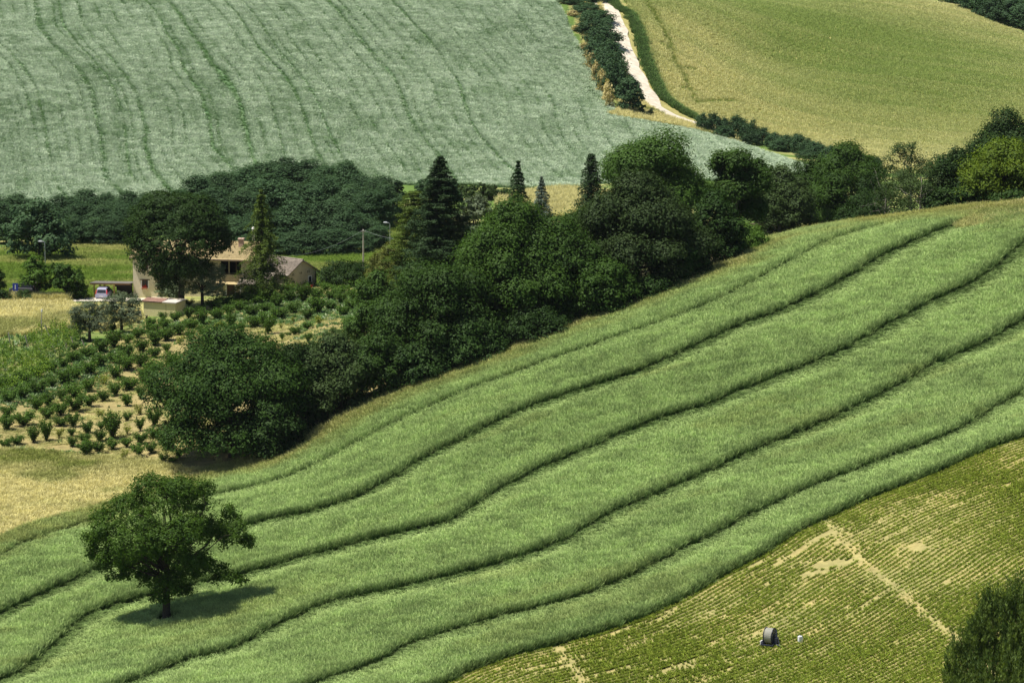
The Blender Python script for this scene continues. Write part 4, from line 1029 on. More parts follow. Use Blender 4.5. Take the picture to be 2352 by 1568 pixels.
def hazel(name, seed, n, kind, W=1.0, H=1.0, fan=.56):
    """many stems fanning from one foot, leaves gathered along them"""
    rng = np.random.default_rng(seed); mb = MB(); P = []; N = []
    for k in range(n):
        a = rng.uniform(0, 6.28); tip = np.array([math.cos(a) * W * fan * rng.uniform(.3, 1.15), math.sin(a) * W * fan * rng.uniform(.3, 1.15), H * rng.uniform(.62, 1.05)])
        mid = tip * np.array([.38, .38, .55])
        mb.tube([(0, 0, -.06), tuple(mid), tuple(tip)], [.022, .014, .004], 4)
        m = 56; q = rng.random((m, 1)) ** .75 * .82 + .2
        c = np.where(q < .5, mid * q * 2, mid + (tip - mid) * (q - .5) * 2) + rng.normal(0, .085, (m, 3))
        P.append(c); N.append(rng.normal(size=(m, 3)) + np.array([0, 0, .8]))
    P = np.vstack(P); P[:, 2] = np.maximum(P[:, 2], .06)
    V, f = leaf_quads(P, np.vstack(N), rng.uniform(.035, .08, len(P)), rng)
    tint = np.clip(rng.normal(.45, .22, len(P)) + (P[:, 2] - .5) * .3, 0, 1)
    nb = len(mb.v)
    verts = np.vstack([np.array(mb.v), V]); quads = np.array([q for q in mb.f if len(q) == 4])
    caps = [q for q in mb.f if len(q) != 4]
    fs = np.vstack([quads, f + nb]); mi = np.concatenate([np.zeros(len(quads)), np.ones(len(f))])
    return mesh_np(name, verts, fs, [BARK, LM[kind]], False, {'tint': np.concatenate([np.zeros(nb), np.repeat(tint, 4)])}, mi)
LM['hazel'] = leaf_mat('leaf_hazel', (.034, .085, .012), (.100, .185, .026), .3)
LM['hazelpale'] = leaf_mat('leaf_hazel_pale', (.12, .17, .02), (.27, .30, .045), .3)
HZ = [hazel('hazel_bush', 400 + k, 24, 'hazel') for k in range(7)]
HZP = [hazel('hazel_bush', 420 + k, 6, 'hazelpale', fan=.5) for k in range(3)]
seen = []
for b_ in OB:
    if all(abs(b_[0] - c[0]) > 5 or abs(b_[1] - c[1]) > 5 for c in seen): seen.append(b_)
OB = seen
PG = trace([(b_[0], b_[1]) for b_ in OB])
rowk = [int(round((1105 - (b_[1] + .375 * b_[0])) / 31.5)) for b_ in OB]
rows_used = sorted(set(rowk)); rank = {r: i + 1 for i, r in enumerate(rows_used)}
order = {}
for r in rows_used:
    ids = sorted([i for i in range(len(OB)) if rowk[i] == r], key=lambda i: OB[i][0])
    for j, i in enumerate(ids): order[i] = (j + 1, len(ids))
rng = np.random.default_rng(430)
NR = len(rows_used)
for i, (u, v, w, h, pale) in enumerate(OB):
    X, Y, Z = PG[i]; s = Y / F
    me = (HZP if pale else HZ)[i % (3 if pale else 7)]
    o = link('hazel_bush', me, None, (X, Y, Z), (0, 0, rng.uniform(0, 6.28)), (w * s * 1.42, w * s * 1.42, h * s * 1.12))
    j, n = order[i]; r = rank[rowk[i]]
    where = ('leftmost' if j == 1 else 'rightmost' if j == n else ORD[j] + ' from left') if n > 1 else 'alone'
    rr = (('lowest' if r == 1 else ORD[r]) + ' row above the dry grass') if r <= NR // 2 else (('topmost' if r == NR else ORD[NR + 1 - r]) + ' row below the farm buildings')
    look = 'thin yellowish' if pale else 'tall' if h > 1.35 * w else 'low broad' if h < .72 * w else 'large' if w > 31 else 'small' if w < 20 else 'darkened'
    tag(o, f'{look} orchard bush, {where} in the {rr}', 'bush', 'bushes of the young orchard')

# ------------------------------------------------------------------ vineyard
LM['vine'] = leaf_mat('leaf_vine', (.06, .135, .014), (.20, .31, .034), .34)
WOODP = hard_mat('weathered_wood', (.52, .47, .40), (.32, .28, .23), 4, .9)
VN = ['nearest the dry meadow', 'second row down from the dry meadow', 'middle row of the small vineyard', 'fourth row down from the dry meadow', 'fifth row down, beside the upper weeds', 'lowest row, next to the orchard bushes']
rng = np.random.default_rng(440)
for k in range(6):
    v0 = 812 + k * 19.0; u1 = 232 - 24 * k + (0 if k else -10)
    L = smooth_line(trace([(-150, v0 + 56 - 6), (-40, v0 + 15), (60, v0 - 22), (max(90, u1), v0 - .36 * max(90, u1))])[:, :2], 8)
    seg = np.linalg.norm(np.diff(L, axis=0), axis=1); cum = np.concatenate([[0], np.cumsum(seg)])
    P, T = [], []
    for dpos in np.arange(.5, cum[-1], 1.05):
        if rng.random() < .12: continue
        cx, cy = np.interp(dpos, cum, L[:, 0]), np.interp(dpos, cum, L[:, 1]); hgt = rng.uniform(.9, 2.0); m = int(rng.uniform(70, 170))
        a = rng.normal(size=(m, 3)) * np.array([.30, .26, .30 * hgt]); tt = np.clip(rng.normal(.5, .22), 0, 1)
        c = np.stack([cx + a[:, 0], cy + a[:, 1], float(gz(cx, cy)) + np.maximum(.15, .62 * hgt + a[:, 2])], 1)
        P.append(c); T.append(np.clip(tt + a[:, 2] * .4 + rng.normal(0, .1, m), 0, 1))
    P = np.vstack(P); n = len(P)
    V, f = leaf_quads(P, rng.normal(size=(n, 3)) + np.array([0, 0, 1.]), rng.uniform(.06, .13, n), rng)
    p0 = (float(L[len(L) // 2][0]), float(L[len(L) // 2][1]), float(gz(*L[len(L) // 2])))
    t = thing('vine_row', 'row of bright green grape vines, ' + VN[k], 'vine row', p0, 0, 'vine rows of the small vineyard')
    link('foliage', mesh_np('foliage', V - np.array(p0), f, [LM['vine']], False, {'tint': np.repeat(np.concatenate(T), 4)}), t)
    mb = MB()
    for q in np.linspace(0, len(L) - 1, 16).astype(int):
        x, y = L[q]; z = float(gz(x, y)); mb.tube([(x - p0[0], y - p0[1], z - .1 - p0[2]), (x - p0[0] + .06, y - p0[1], z + .55 - p0[2]), (x - p0[0] - .03, y - p0[1], z + 1.1 - p0[2])], [.05, .035, .02], 5)
    link('stems', mb.mesh('stems', BARK), t)
STK = [((171,798),(163,775),'leaning grey stake nearest the left olive tree'),((117,778),(103,748),'leaning grey stake right of the tall pale post'),((98,818),(86,794),'thick leaning stake low in the vineyard vines'),((155,806),(150,786),'short stake among the vines below the left olive tree'),((25,800),(20,765),'upright pale stake near the left edge of the vineyard'),((66,798),(58,772),'leaning stake left of the tall pale post'),((130,810),(120,796),'short leaning stake in the middle of the vines'),((196,800),(188,782),'dark leaning stake below the left olive trunk')]
for (a, b_, lab) in STK:
    p = gp(*a); hgt = (a[1] - b_[1]) * p[1] / F * 1.02 + .1; dx = (b_[0] - a[0]) * p[1] / F
    o = MB().tube([(0, 0, -.2), (dx * .5, .02, hgt * .5), (dx, 0, hgt)], [.085, .08, .07], 7).build('vineyard_stake', WOODP, None, loc=tuple(p)); tag(o, lab, 'stake', 'stakes in the vineyard')
p = gp(97, 778); hh = 66 * p[1] / F
t = thing('marker_post', 'tall pale wooden post with white top between vineyard and dry meadow', 'post', tuple(p))
link('pole', MB().tube([(0, 0, -.2), (-.05, 0, hh * .55), (.02, 0, hh)], [.085, .07, .045], 8).mesh('pole', WOODP), t)
link('cap', MB().tube([(.02, 0, hh - .1), (.03, 0, hh + .22)], [.12, .10], 8).mesh('cap', hard_mat('white_paint', (.85, .84, .80), (.75, .73, .68), 3, .6)), t)

# ------------------------------------------------------------------ materials of the farm
def stucco(name, c1, c2, stain):
    t = NT(name); b = t.n('ShaderNodeBsdfPrincipled'); b.inputs['Roughness'].default_value = .95; b.inputs['Specular IOR Level'].default_value = .15
    a = t.ramp(t.noise(.9, 6, .65), [(.3, c2), (.65, c1)]); s2 = t.noise(.45, 5, .7); s3 = t.noise(7, 4, .6)
    c = t.mix(t.ramp(s2, [(.54, (0, 0, 0)), (.70, (.75, .75, .75))]), a, stain); c = t.mix(.25, c, t.ramp(s3, [(.3, (.3, .26, .2)), (.7, (.75, .7, .6))]))
    t.l(c, b.inputs['Base Color'])
    bp = t.n('ShaderNodeBump'); bp.inputs['Strength'].default_value = .4; bp.inputs['Distance'].default_value = .03; t.l(s3, bp.inputs['Height']); t.l(bp.outputs[0], b.inputs['Normal'])
    t.l(b.outputs[0], t.out.inputs[0]); return t.mat
STUC = stucco('cream_stucco', (.84, .77, .58), (.74, .66, .48), (.40, .35, .23))
STON = stucco('rough_stone', (.62, .54, .36), (.42, .36, .24), (.30, .26, .17))
LEMON = stucco('yellow_plaster', (.74, .66, .32), (.66, .58, .29), (.52, .46, .25))
def tile_mat(name, c1, c2, c3):
    t = NT(name); b = t.n('ShaderNodeBsdfPrincipled'); b.inputs['Roughness'].default_value = .9
    c = t.ramp(t.noise(2.6, 5, .7), [(.28, c3), (.5, c1), (.72, c2)])
    t.l(c, b.inputs['Base Color']); t.l(b.outputs[0], t.out.inputs[0]); return t.mat
TILE = tile_mat('clay_tiles', (.48, .385, .20), (.58, .47, .27), (.30, .235, .12))
TILED = tile_mat('weathered_tiles', (.27, .23, .195), (.42, .36, .30), (.12, .10, .085))
DARK = hard_mat('dark_interior', (.022, .018, .016), (.012, .01, .01), 3, .9)
SHUT = hard_mat('brown_shutter', (.10, .055, .035), (.07, .04, .025), 5, .7)
WHITE = hard_mat('white_plaster', (.84, .83, .82), (.74, .72, .70), 2, .8)
GLASSD = hard_mat('dark_window_glass', (.03, .035, .05), (.02, .025, .03), 3, .25, spec=.3)
IRON = hard_mat('rusty_pipe', (.16, .10, .06), (.09, .06, .045), 6, .6)
REDF = hard_mat('red_flower_petals', (.62, .07, .03), (.40, .035, .02), 14, .7)
GREY = hard_mat('galvanised_steel', (.50, .52, .55), (.38, .40, .43), 3, .45, .6)
TIMB = hard_mat('brown_timber', (.34, .18, .075), (.22, .115, .05), 4, .85)
CORR = hard_mat('grey_corrugated_sheet', (.20, .18, .16), (.12, .11, .10), 2, .7)

def wall_holes(x0, x1, z0, z1, holes, thick, mi=0, y=0.0):
    """upright wall in the xz plane with real openings (a,b,c,d) = x from a to b, z from c to d"""
    mb = MB(); X = sorted({x0, x1, *[h[0] for h in holes], *[h[1] for h in holes]}); Z = sorted({z0, z1, *[h[2] for h in holes], *[h[3] for h in holes]})
    for a, b in zip(X[:-1], X[1:]):
        for c, d in zip(Z[:-1], Z[1:]):
            mx, mz = (a + b) / 2, (c + d) / 2
            if any(h[0] < mx < h[1] and h[2] < mz < h[3] for h in holes): continue
            mb.add([(a, y, c), (b, y, c), (b, y, d), (a, y, d)], [(0, 1, 2, 3)], mi)
            mb.add([(a, y + thick, c), (b, y + thick, c), (b, y + thick, d), (a, y + thick, d)], [(3, 2, 1, 0)], mi)
    for a, b, c, d in holes:
        mb.add([(a, y, c), (b, y, c), (b, y, d), (a, y, d), (a, y + thick, c), (b, y + thick, c), (b, y + thick, d), (a, y + thick, d)], [(0, 4, 5, 1), (1, 5, 6, 2), (2, 6, 7, 3), (3, 7, 4, 0)], mi)
    return mb
def tiled(x0, x1, y0, z0, y1, z1, thick=.09, step=.30):
    """sheet of half-round tiles between the eaves line (y0,z0) and the ridge line (y1,z1), with overlapping courses"""
    nx = max(4, int((x1 - x0) / .055)); L = math.hypot(y1 - y0, z1 - z0); ny = max(2, int(L / .36))
    V = []; xs_ = np.linspace(x0, x1, nx + 1); wav = .045 * np.abs(np.sin(np.pi * (xs_ - x0) / .22)) - .02
    hy, hz_ = -(z1 - z0) / L, (y1 - y0) / L
    if hz_ < 0: hy, hz_ = -hy, -hz_
    R = np.random.default_rng(int(L * 100 + nx)); rows = []
    for j in range(ny):
        for e, lift in ((j / ny, .045), ((j + 1) / ny, 0.0)): rows.append((e, lift))
    for e, lift in rows:
        jit = R.normal(0, .006, nx + 1) + lift + wav
        V.append(np.stack([xs_, y0 + (y1 - y0) * e + hy * jit, z0 + (z1 - z0) * e + hz_ * jit], 1))
    V = np.vstack(V); K = nx + 1; m = len(rows)
    i = (np.arange(m - 1)[:, None] * K + np.arange(nx)[None]).ravel()
    top = np.stack([i, i + 1, i + K + 1, i + K], 1)
    # underside board
    b = len(V); d = thick
    c = np.array([(x0, y0 - hy * d, z0 - hz_ * d), (x1, y0 - hy * d, z0 - hz_ * d), (x1, y1 - hy * d, z1 - hz_ * d), (x0, y1 - hy * d, z1 - hz_ * d), (x0, y0, z0 - .02), (x1, y0, z0 - .02), (x1, y1, z1 - .02), (x0, y1, z1 - .02)])
    fs = np.array([(0, 3, 2, 1), (0, 1, 5, 4), (1, 2, 6, 5), (2, 3, 7, 6), (3, 0, 4, 7)]) + b
    return np.vstack([V, c]), np.vstack([top, fs])
def put(name, mb, mat, parent, smooth=False): return mb.build(name, mat, parent, smooth)

# ------------------------------------------------------------------ farmhouse
TH = math.radians(9)
p = gp(304, 686); HX, HY, HZ0 = p[0], p[1] + 1.5, float(gz(p[0], p[1] + 1.5))
house = thing('farmhouse', 'two storey cream farmhouse with clay tile roof behind the shade tree', 'house', (HX, HY, HZ0), -TH)
LEN, DEP, EA, RG = 15.6, 7.6, 5.35, 6.85
win = [(1.25, 2.0, 3.55, 5.0), (1.15, 1.95, 1.25, 2.25), (4.3, 6.0, .05, 2.1), (6.6, 7.4, 3.5, 4.8), (11.5, 14.2, 3.15, 5.0), (12.3, 13.35, .05, 2.0), (9.2, 10.0, 3.5, 4.8)]
w = wall_holes(0, LEN, -1.5, EA, win, .35)
w.add([(0, 0, -1.5), (0, DEP, -1.5), (0, DEP, EA), (0, DEP / 2, RG - .12), (0, 0, EA)], [(0, 1, 2, 3, 4)]); w.add([(LEN, 0, -1.5), (LEN, DEP, -1.5), (LEN, DEP, EA), (LEN, DEP / 2, RG - .12), (LEN, 0, EA)], [(4, 3, 2, 1, 0)])
w.add([(0, DEP, -1.5), (LEN, DEP, -1.5), (LEN, DEP, EA), (0, DEP, EA)], [(3, 2, 1, 0)])
put('wall', w, STUC, house)
put('interior', MB().box(.1, LEN - .1, 2.4, 2.6, 0, EA - .2), DARK, house)
V1, F1 = tiled(-.35, LEN + .3, -.5, EA - .08, DEP / 2, RG); V2, F2 = tiled(-.35, LEN + .3, DEP + .5, EA - .08, DEP / 2 + .01, RG)
rf = link('roof', mesh_np('roof', np.vstack([V1, V2]), np.vstack([F1, F2 + len(V1)]), [TILE], False), house)
put('ridge', MB().tube([(-.35, DEP / 2, RG + .02), (LEN + .3, DEP / 2, RG + .02)], .13, 8), TILE, rf)
ch = put('chimney', MB().box(13.3, 13.9, DEP / 2 - 1.2, DEP / 2 - .6, RG - .8, RG + .55).box(13.22, 13.98, DEP / 2 - 1.28, DEP / 2 - .52, RG + .55, RG + .68), hard_mat('pink_brick', (.62, .45, .36), (.45, .32, .26), 8, .9), rf)
put('flue', MB().tube([(14.9, DEP / 2 + .5, RG - .4), (14.9, DEP / 2 + .5, RG + 1.75)], .17, 10).tube([(14.9, DEP / 2 + .5, RG + 1.75), (14.9, DEP / 2 + .5, RG + 1.95)], [.26, .1], 10), WHITE, rf)
put('gutter', MB().tube([(-.35, -.56, EA - .15), (LEN + .3, -.56, EA - .15)], .07, 6), IRON, rf)
put('drainpipe', MB().tube([(3.35, -.5, EA - .2), (3.35, -.09, EA - .5), (3.35, -.09, 0)], .055, 6), IRON, house)
def window(x0, x1, z0, z1, fr=WHITE, pane=GLASSD, y=.18, bars=1, sill=True, name='window'):
    m = MB(); f = .07
    m.box(x0, x0 + f, y - .05, y + .03, z0, z1).box(x1 - f, x1, y - .05, y + .03, z0, z1).box(x0 + f, x1 - f, y - .05, y + .03, z1 - f, z1).box(x0 + f, x1 - f, y - .05, y + .03, z0, z0 + f)
    for k in range(bars):
        q = x0 + (x1 - x0) * (k + 1) / (bars + 1); m.box(q - .03, q + .03, y - .047, y + .03, z0 + f, z1 - f)
    fo = put(name, m, fr, house); put('pane', MB().box(x0 + f, x1 - f, y - .01, y + .01, z0 + f, z1 - f), pane, fo)
    if sill: put('sill', MB().box(x0 - .12, x1 + .12, -.12, .1, z0 - .1, z0 - .003), STON, fo)
    return fo
def jamb(x0, x1, z0, z1, wl=.16, wr=.16):
    m = MB()
    if wl: m.box(x0 - wl, x0 - .002, -.03, .02, z0, z1)
    if wr: m.box(x1 + .002, x1 + wr, -.03, .02, z0, z1)
    return m
f1 = window(1.25, 2.0, 3.55, 5.0, SHUT, SHUT); put('surround', jamb(1.25, 2.0, 3.55, 5.0, .15, .05), WHITE, f1)
f2 = window(1.15, 1.95, 1.25, 2.25, SHUT); put('surround', jamb(1.15, 1.95, 1.2, 2.25, .13, .13), WHITE, f2)
put('lintel', MB().box(.9, 2.2, -.06, .02, 2.255, 2.36), SHUT, f2)
fl = MB(); R_ = random.Random(3)
for k in range(46):
    c = (1.55 + R_.gauss(0, .2), -.2 + R_.gauss(0, .05), 1.36 + R_.gauss(0, .12)); s = R_.uniform(.03, .06)
    fl.add([(c[0] - s, c[1], c[2]), (c[0], c[1] - s, c[2] + s), (c[0] + s, c[1], c[2]), (c[0], c[1] + s, c[2] - s)], [(0, 1, 2, 3)])
t = thing('window_flowers', 'red flowers in a box under the lower farmhouse window', 'flower box', (HX, HY, HZ0), -TH)
put('flowers', fl, REDF, t); put('box', MB().box(1.2, 1.9, -.3, -.13, 1.14, 1.28), hard_mat('terracotta', (.45, .2, .11), (.33, .14, .08), 5, .9), t)
f3 = window(4.3, 6.0, .05, 2.1, WHITE, GLASSD, bars=2, sill=False, name='glazed_door'); put('surround', jamb(4.3, 6.0, .05, 2.1, .2, .2), WHITE, f3)
window(6.6, 7.4, 3.5, 4.8, SHUT, SHUT); window(9.2, 10.0, 3.5, 4.8, SHUT, SHUT)
lg = put('loggia', MB().box(11.55, 14.15, .35, 2.2, 3.0, 3.12), STON, house)
put('post', MB().box(12.55, 12.68, .05, .2, 3.15, 5.0), STON, lg); put('post', MB().box(13.5, 13.6, .05, .2, 3.15, 5.0), SHUT, lg)
put('parapet', MB().box(11.3, 14.5, -.14, -.003, 2.45, 3.3), STON, lg)
put('canopy', MB().prism([(-.9, 2.15), (-.003, 2.38), (-.003, 2.44), (-.95, 2.2)], 0, 11.0, 14.5), TILE, house)
dr = put('door', MB().box(12.3, 13.35, .15, .2, .05, 2.0), SHUT, house); put('surround', jamb(12.3, 13.35, .0, 2.05, .17, .17), WHITE, dr)
put('stone_base', MB().box(10.6, 12.0, -.05, -.002, -.6, 2.1).box(13.6, LEN - .05, -.05, -.002, -.6, 2.1), STON, house)
# ivy on the front
rng = np.random.default_rng(450)
n = 900; px_ = rng.beta(2.5, 2.0, n) * 3.4 + 3.0; pz_ = rng.beta(1.6, 1.3, n) * 4.6
V, f = leaf_quads(np.stack([px_, np.full(n, -.06) - rng.random(n) * .08, pz_], 1), rng.normal(size=(n, 3)) * .4 + np.array([0, -1, .3]), rng.uniform(.05, .11, n), rng)
t = thing('ivy', 'thin ivy climbing the farmhouse front beside the drainpipe', 'ivy', (HX, HY, HZ0), -TH)
link('foliage', mesh_np('foliage', V, f, [LM['mid']], False, {'tint': np.repeat(rng.random(n), 4)}), t)
# porch on the right end
POR = thing('porch', 'white pillared porch with dark inside at the right end of the farmhouse', 'porch', (HX, HY, HZ0), -TH)
PX0, PX1 = 14.35, 18.0
put('pillar', MB().box(PX0, PX0 + .42, -1.5, -1.05, -1.0, 2.35), WHITE, POR); put('pillar', MB().box(PX1 - .5, PX1, -1.5, -1.05, -1.0, 2.35), WHITE, POR)
put('roof', MB().prism([(-1.9, 2.35), (-1.9, 2.45), (1.9, 3.35), (1.9, 3.25)], 0, PX0 - .25, PX1 + .25), TILED, POR)
put('wall', MB().box(PX0 + .45, PX1 - .002, .6, .75, -1.0, 2.5).box(PX1 - .2, PX1 - .01, -1.0, .58, -1.0, 2.3), DARK, POR)
put('lamp', MB().box(15.25, 15.55, -.62, -.5, 1.45, 1.75), WHITE, POR); put('lamp', MB().box(16.2, 16.5, -.62, -.5, 1.45, 1.75), WHITE, POR)
# bench / rail
t = thing('garden_table', 'low white garden table beside the farmhouse door', 'table', (HX, HY, HZ0), -TH)
put('tabletop', MB().box(13.7, 14.25, -1.4, -.9, .62, .68), WHITE, t)
for a in (13.74, 14.17):
    for c in (-1.36, -.98): put('leg', MB().box(a, a + .05, c, c + .05, -.2, .62), WHITE, t)

# ------------------------------------------------------------------ stone barn
TB = math.radians(37)
p = gp(661, 668); BX, BY, BZ = p[0], p[1] + .8, float(gz(p[0], p[1] + .8))
barn = thing('stone_barn', 'small stone barn with grey tiled gable roof right of the farmhouse', 'barn', (BX, BY, BZ), -TB)
# local: gable face along +y at x=0; front wall along -x
BL, BW, BE, BR = 5.2, 5.5, 2.0, 3.45
w = wall_holes(-BL, 0, -1.0, BE, [], .3)
w.add([(-BL, BW, -1), (0, BW, -1), (0, BW, BE), (-BL, BW, BE)], [(3, 2, 1, 0)])
w.add([(0, 0, -1), (0, BW, -1), (0, BW, BE), (0, BW / 2, BR), (0, 0, BE)], [(0, 1, 2, 3, 4)]); w.add([(-BL, 0, -1), (-BL, BW, -1), (-BL, BW, BE), (-BL, BW / 2, BR), (-BL, 0, BE)], [(4, 3, 2, 1, 0)])
put('wall', w, STON, barn)
V1, F1 = tiled(-BL - .2, .28, -.35, BE - .06, BW / 2, BR + .14); V2, F2 = tiled(-BL - .2, .28, BW + 1.1, BE - .55, BW / 2 + .01, BR + .14)
rb = link('roof', mesh_np('roof', np.vstack([V1, V2]), np.vstack([F1, F2 + len(V1)]), [TILED], False), barn)
put('ridge', MB().tube([(-BL - .2, BW / 2, BR + .17), (.28, BW / 2, BR + .17)], .11, 8), TILED, rb)
put('lean_to', MB().box(-BL + .3, -.6, BW + .003, BW + .95, -1, 1.45), CORR, barn)
for yy in (1.0, 2.55, 4.1):
    for dy in (-.14, .14): put('vent', MB().box(-.02, .012, yy + dy - .05, yy + dy + .05, 1.72 if yy != 2.55 else 1.78, 2.05), DARK, barn)
def gwin(y0, y1, z0, z1, nm):
    f = put(nm, MB().box(-.02, .02, y0 - .13, y0, z0 - .1, z1 + .13).box(-.02, .02, y1, y1 + .13, z0 - .1, z1 + .13).box(-.02, .02, y0, y1, z1, z1 + .13), WHITE, barn)
    put('pane', MB().box(-.02, .008, y0, y1, z0, z1), GLASSD, f)
gwin(4.15, 4.65, .5, 1.2, 'window')
d_ = put('door', MB().box(-.02, .03, .75, 1.3, -.6, .85), SHUT, barn); put('arch', MB().prism([(.75 + .275 + .275 * math.cos(q), .852 + .22 * math.sin(q)) for q in np.linspace(0, math.pi, 9)], 0, -.02, .032), SHUT, d_)
p = gp(712, 667)
t = thing('flower_pot', 'clay pot of red flowers by the barn gable', 'flower pot', (p[0], p[1], float(p[2])))
put('pot', MB().tube([(0, 0, 0), (0, 0, .35)], [.16, .24], 10), hard_mat('clay_pot', (.5, .22, .12), (.4, .17, .1), 5, .9), t)
fl = MB()
for k in range(60):
    c = (R_.gauss(0, .17), R_.gauss(0, .17), .52 + R_.gauss(0, .12)); s = R_.uniform(.04, .07)
    fl.add([(c[0] - s, c[1], c[2]), (c[0], c[1] - s, c[2] + s), (c[0] + s, c[1], c[2]), (c[0], c[1] + s, c[2] - s)], [(0, 1, 2, 3)])
put('flowers', fl, REDF, t)

# ------------------------------------------------------------------ low yellow hut
TY = math.radians(20); p = gp(330, 727); 
hut = thing('yellow_hut', 'low yellow plastered hut with flat tile covered roof before the farmhouse', 'hut', tuple(p), -TY)
put('wall', MB().box(0, 4.35, 0, 3.0, -.6, 1.85), LEMON, hut)
r_ = put('roof', MB().box(-.2, 4.5, -.18, 3.2, 1.853, 1.97), STON, hut)
V1, F1 = tiled(-.22, 2.6, -.2, 1.99, 1.6, 2.16); link('tiles', mesh_np('tiles', V1, F1, [tile_mat('red_tiles', (.30, .17, .13), (.40, .27, .21), (.18, .10, .08))]), r_)
put('sheet', MB().box(2.63, 4.52, -.2, 1.9, 1.973, 2.06), hard_mat('pale_sheet', (.66, .62, .58), (.5, .46, .42), 3, .7), r_)
put('seam', MB().box(3.05, 3.08, -.012, -.001, -.2, 1.85), SHUT, hut)
p = gp(352 - 30, 732)
t = thing('garden_chair', 'white plastic chair left of the low yellow hut', 'chair', (float(p[0]), float(p[1]), float(p[2])), .5)
put('seat', MB().box(-.25, .25, -.25, .25, .42, .46), WHITE, t); put('backrest', MB().box(-.25, .25, .21, .26, .462, .95), WHITE, t)
for a in (-.23, .18):
    for c in (-.23, .18): put('leg', MB().box(a, a + .05, c, c + .05, 0, .418), WHITE, t)
t = thing('dark_bucket', 'small dark bucket between the hut and the white chair', 'bucket', (float(p[0]) + .75, float(p[1]) + .1, float(p[2])))
put('body', MB().tube([(0, 0, 0), (0, 0, .38)], [.14, .19], 12), DARK, t); put('handle', MB().tube([(-.19, 0, .36), (-.1, 0, .52), (.1, 0, .52), (.19, 0, .36)], .012, 5), GREY, t)

# ------------------------------------------------------------------ carport, cars, shed
p = gp(211, 689); CXp, CYp, CZp = float(p[0]), float(p[1]) + 1.2, float(gz(p[0], p[1] + 1.2))
cp = thing('carport', 'low carport with flat sheet roof attached to the left of the farmhouse', 'carport', (CXp, CYp, CZp), -math.radians(4))
put('roof', MB().prism([(-.35, 2.05), (4.6, 1.42), (4.6, 1.5), (-.35, 2.13)], 0, -.35, 4.95), CORR, cp)
put('beam', MB().box(-.3, 4.9, -.1, .02, 1.88, 2.05), TIMB, cp)
for xx in (.15, 1.45, 2.72): put('post', MB().box(xx, xx + .13, -.1, .03, -.5, 1.877), TIMB, cp)
for xx in (.15, 2.72): put('post', MB().box(xx, xx + .13, 4.2, 4.33, -.5, 1.45), TIMB, cp)
put('boarding', MB().box(2.9, 4.92, 1.2, 1.3, -.5, 1.8).box(2.9, 3.0, 1.303, 4.3, -.5, 1.42).box(2.9, 4.92, -.06, 1.19, 1.6, 1.87), DARK, cp)
PAINT = lambda nm, c: hard_mat(nm, c, tuple(x * .93 for x in c), .5, .5, .1, spec=.25)
RUB = hard_mat('rubber', (.02, .02, .02), None, 4, .85); REDL = hard_mat('red_lens', (.55, .02, .02), (.4, .01, .01), 3, .25, spec=.6)
def car(label, loc, rot, paint):
    """small tall hatchback, tail towards -y"""
    t = thing('parked_car', label, 'car', loc, rot)
    prof = [(-1.78, .32), (-1.82, .55), (-1.76, .92), (1.35, .92), (1.72, .72), (1.80, .45), (1.74, .28), (-1.6, .24)]
    b = put('body', MB().prism(prof, 0, -.79, .79, fx=None), paint, t); bevel(b, .07, 3)
    cab = [(-1.74, .923), (-1.52, 1.42), (-1.35, 1.50), (.25, 1.50), (.45, 1.44), (1.2, .923)]
    mb = MB(); n = len(cab)
    vs = []
    for s in (-1, 1):
        for (yy, zz) in cab: vs.append((s * (.74 if zz < 1 else .60), yy, zz))
    mb.add(vs, [tuple(range(n))[::-1], tuple(range(n, 2 * n))] + [(i, (i + 1) % n, n + (i + 1) % n, n + i) for i in range(n)])
    c = put('cabin', mb, paint, t); bevel(c, .05, 2)
    put('rear_window', MB().prism([(-1.755, .98), (-1.575, 1.37), (-1.55, 1.37), (-1.73, .98)], 0, -.58, .58, fx=lambda q: 1 if q[1] < 1.1 else .9), GLASSD, t)
    put('windscreen', MB().prism([(1.13, .97), (.52, 1.40), (.55, 1.41), (1.16, .98)], 0, -.64, .64, fx=lambda q: 1 if q[1] < 1.1 else .86), GLASSD, t)
    for s in (-1, 1):
        mb = MB(); mb.add([(s * .745, -1.35, .98), (s * .745, .95, .98), (s * .632, .38, 1.40), (s * .632, -1.3, 1.40), (s * .72, -1.35, .98), (s * .72, .95, .98), (s * .60, .38, 1.40), (s * .60, -1.3, 1.40)], [(0, 1, 2, 3), (7, 6, 5, 4), (0, 4, 5, 1), (1, 5, 6, 2), (2, 6, 7, 3), (3, 7, 4, 0)]); put('side_window', mb, GLASSD, t)
        put('tail_light', MB().prism([(-1.80, .82), (-1.68, 1.12), (-1.55, 1.36), (-1.50, 1.33), (-1.62, 1.1), (-1.70, .82)], 0, s * .65, s * .76, fx=lambda q: 1 if q[1] < 1.2 else .92), REDL, t)
        put('headlight', MB().box(s * .48, s * .72, 1.70, 1.76, .60, .76), GREY, t)
        for yy in (-1.12, 1.12):
            w_ = put('wheel', MB().disc_wheel((s * .72, yy, .29), .29, .19, 20, 0, 0, .17), RUB, t); put('rim', MB().disc_wheel((s * .72, yy, .29), .17, .15, 14), GREY, w_)
    put('bumper', MB().box(-.77, .77, -1.88, -1.78, .34, .56), paint, t); put('licence_plate', MB().box(-.26, .26, -1.90, -1.883, .50, .61), WHITE, t)
    put('roof', MB().box(-.53, .53, -1.35, .22, 1.50, 1.53), paint, t)
    return t
p = gp(236, 690)
car('silver lilac hatchback seen from behind in front of the carport', (float(p[0]), float(p[1]) + 1.9, float(gz(p[0], p[1] + 1.9)) + .05), math.radians(-6), PAINT('silver_paint', (.38, .38, .52)))
p = gp(50, 688)
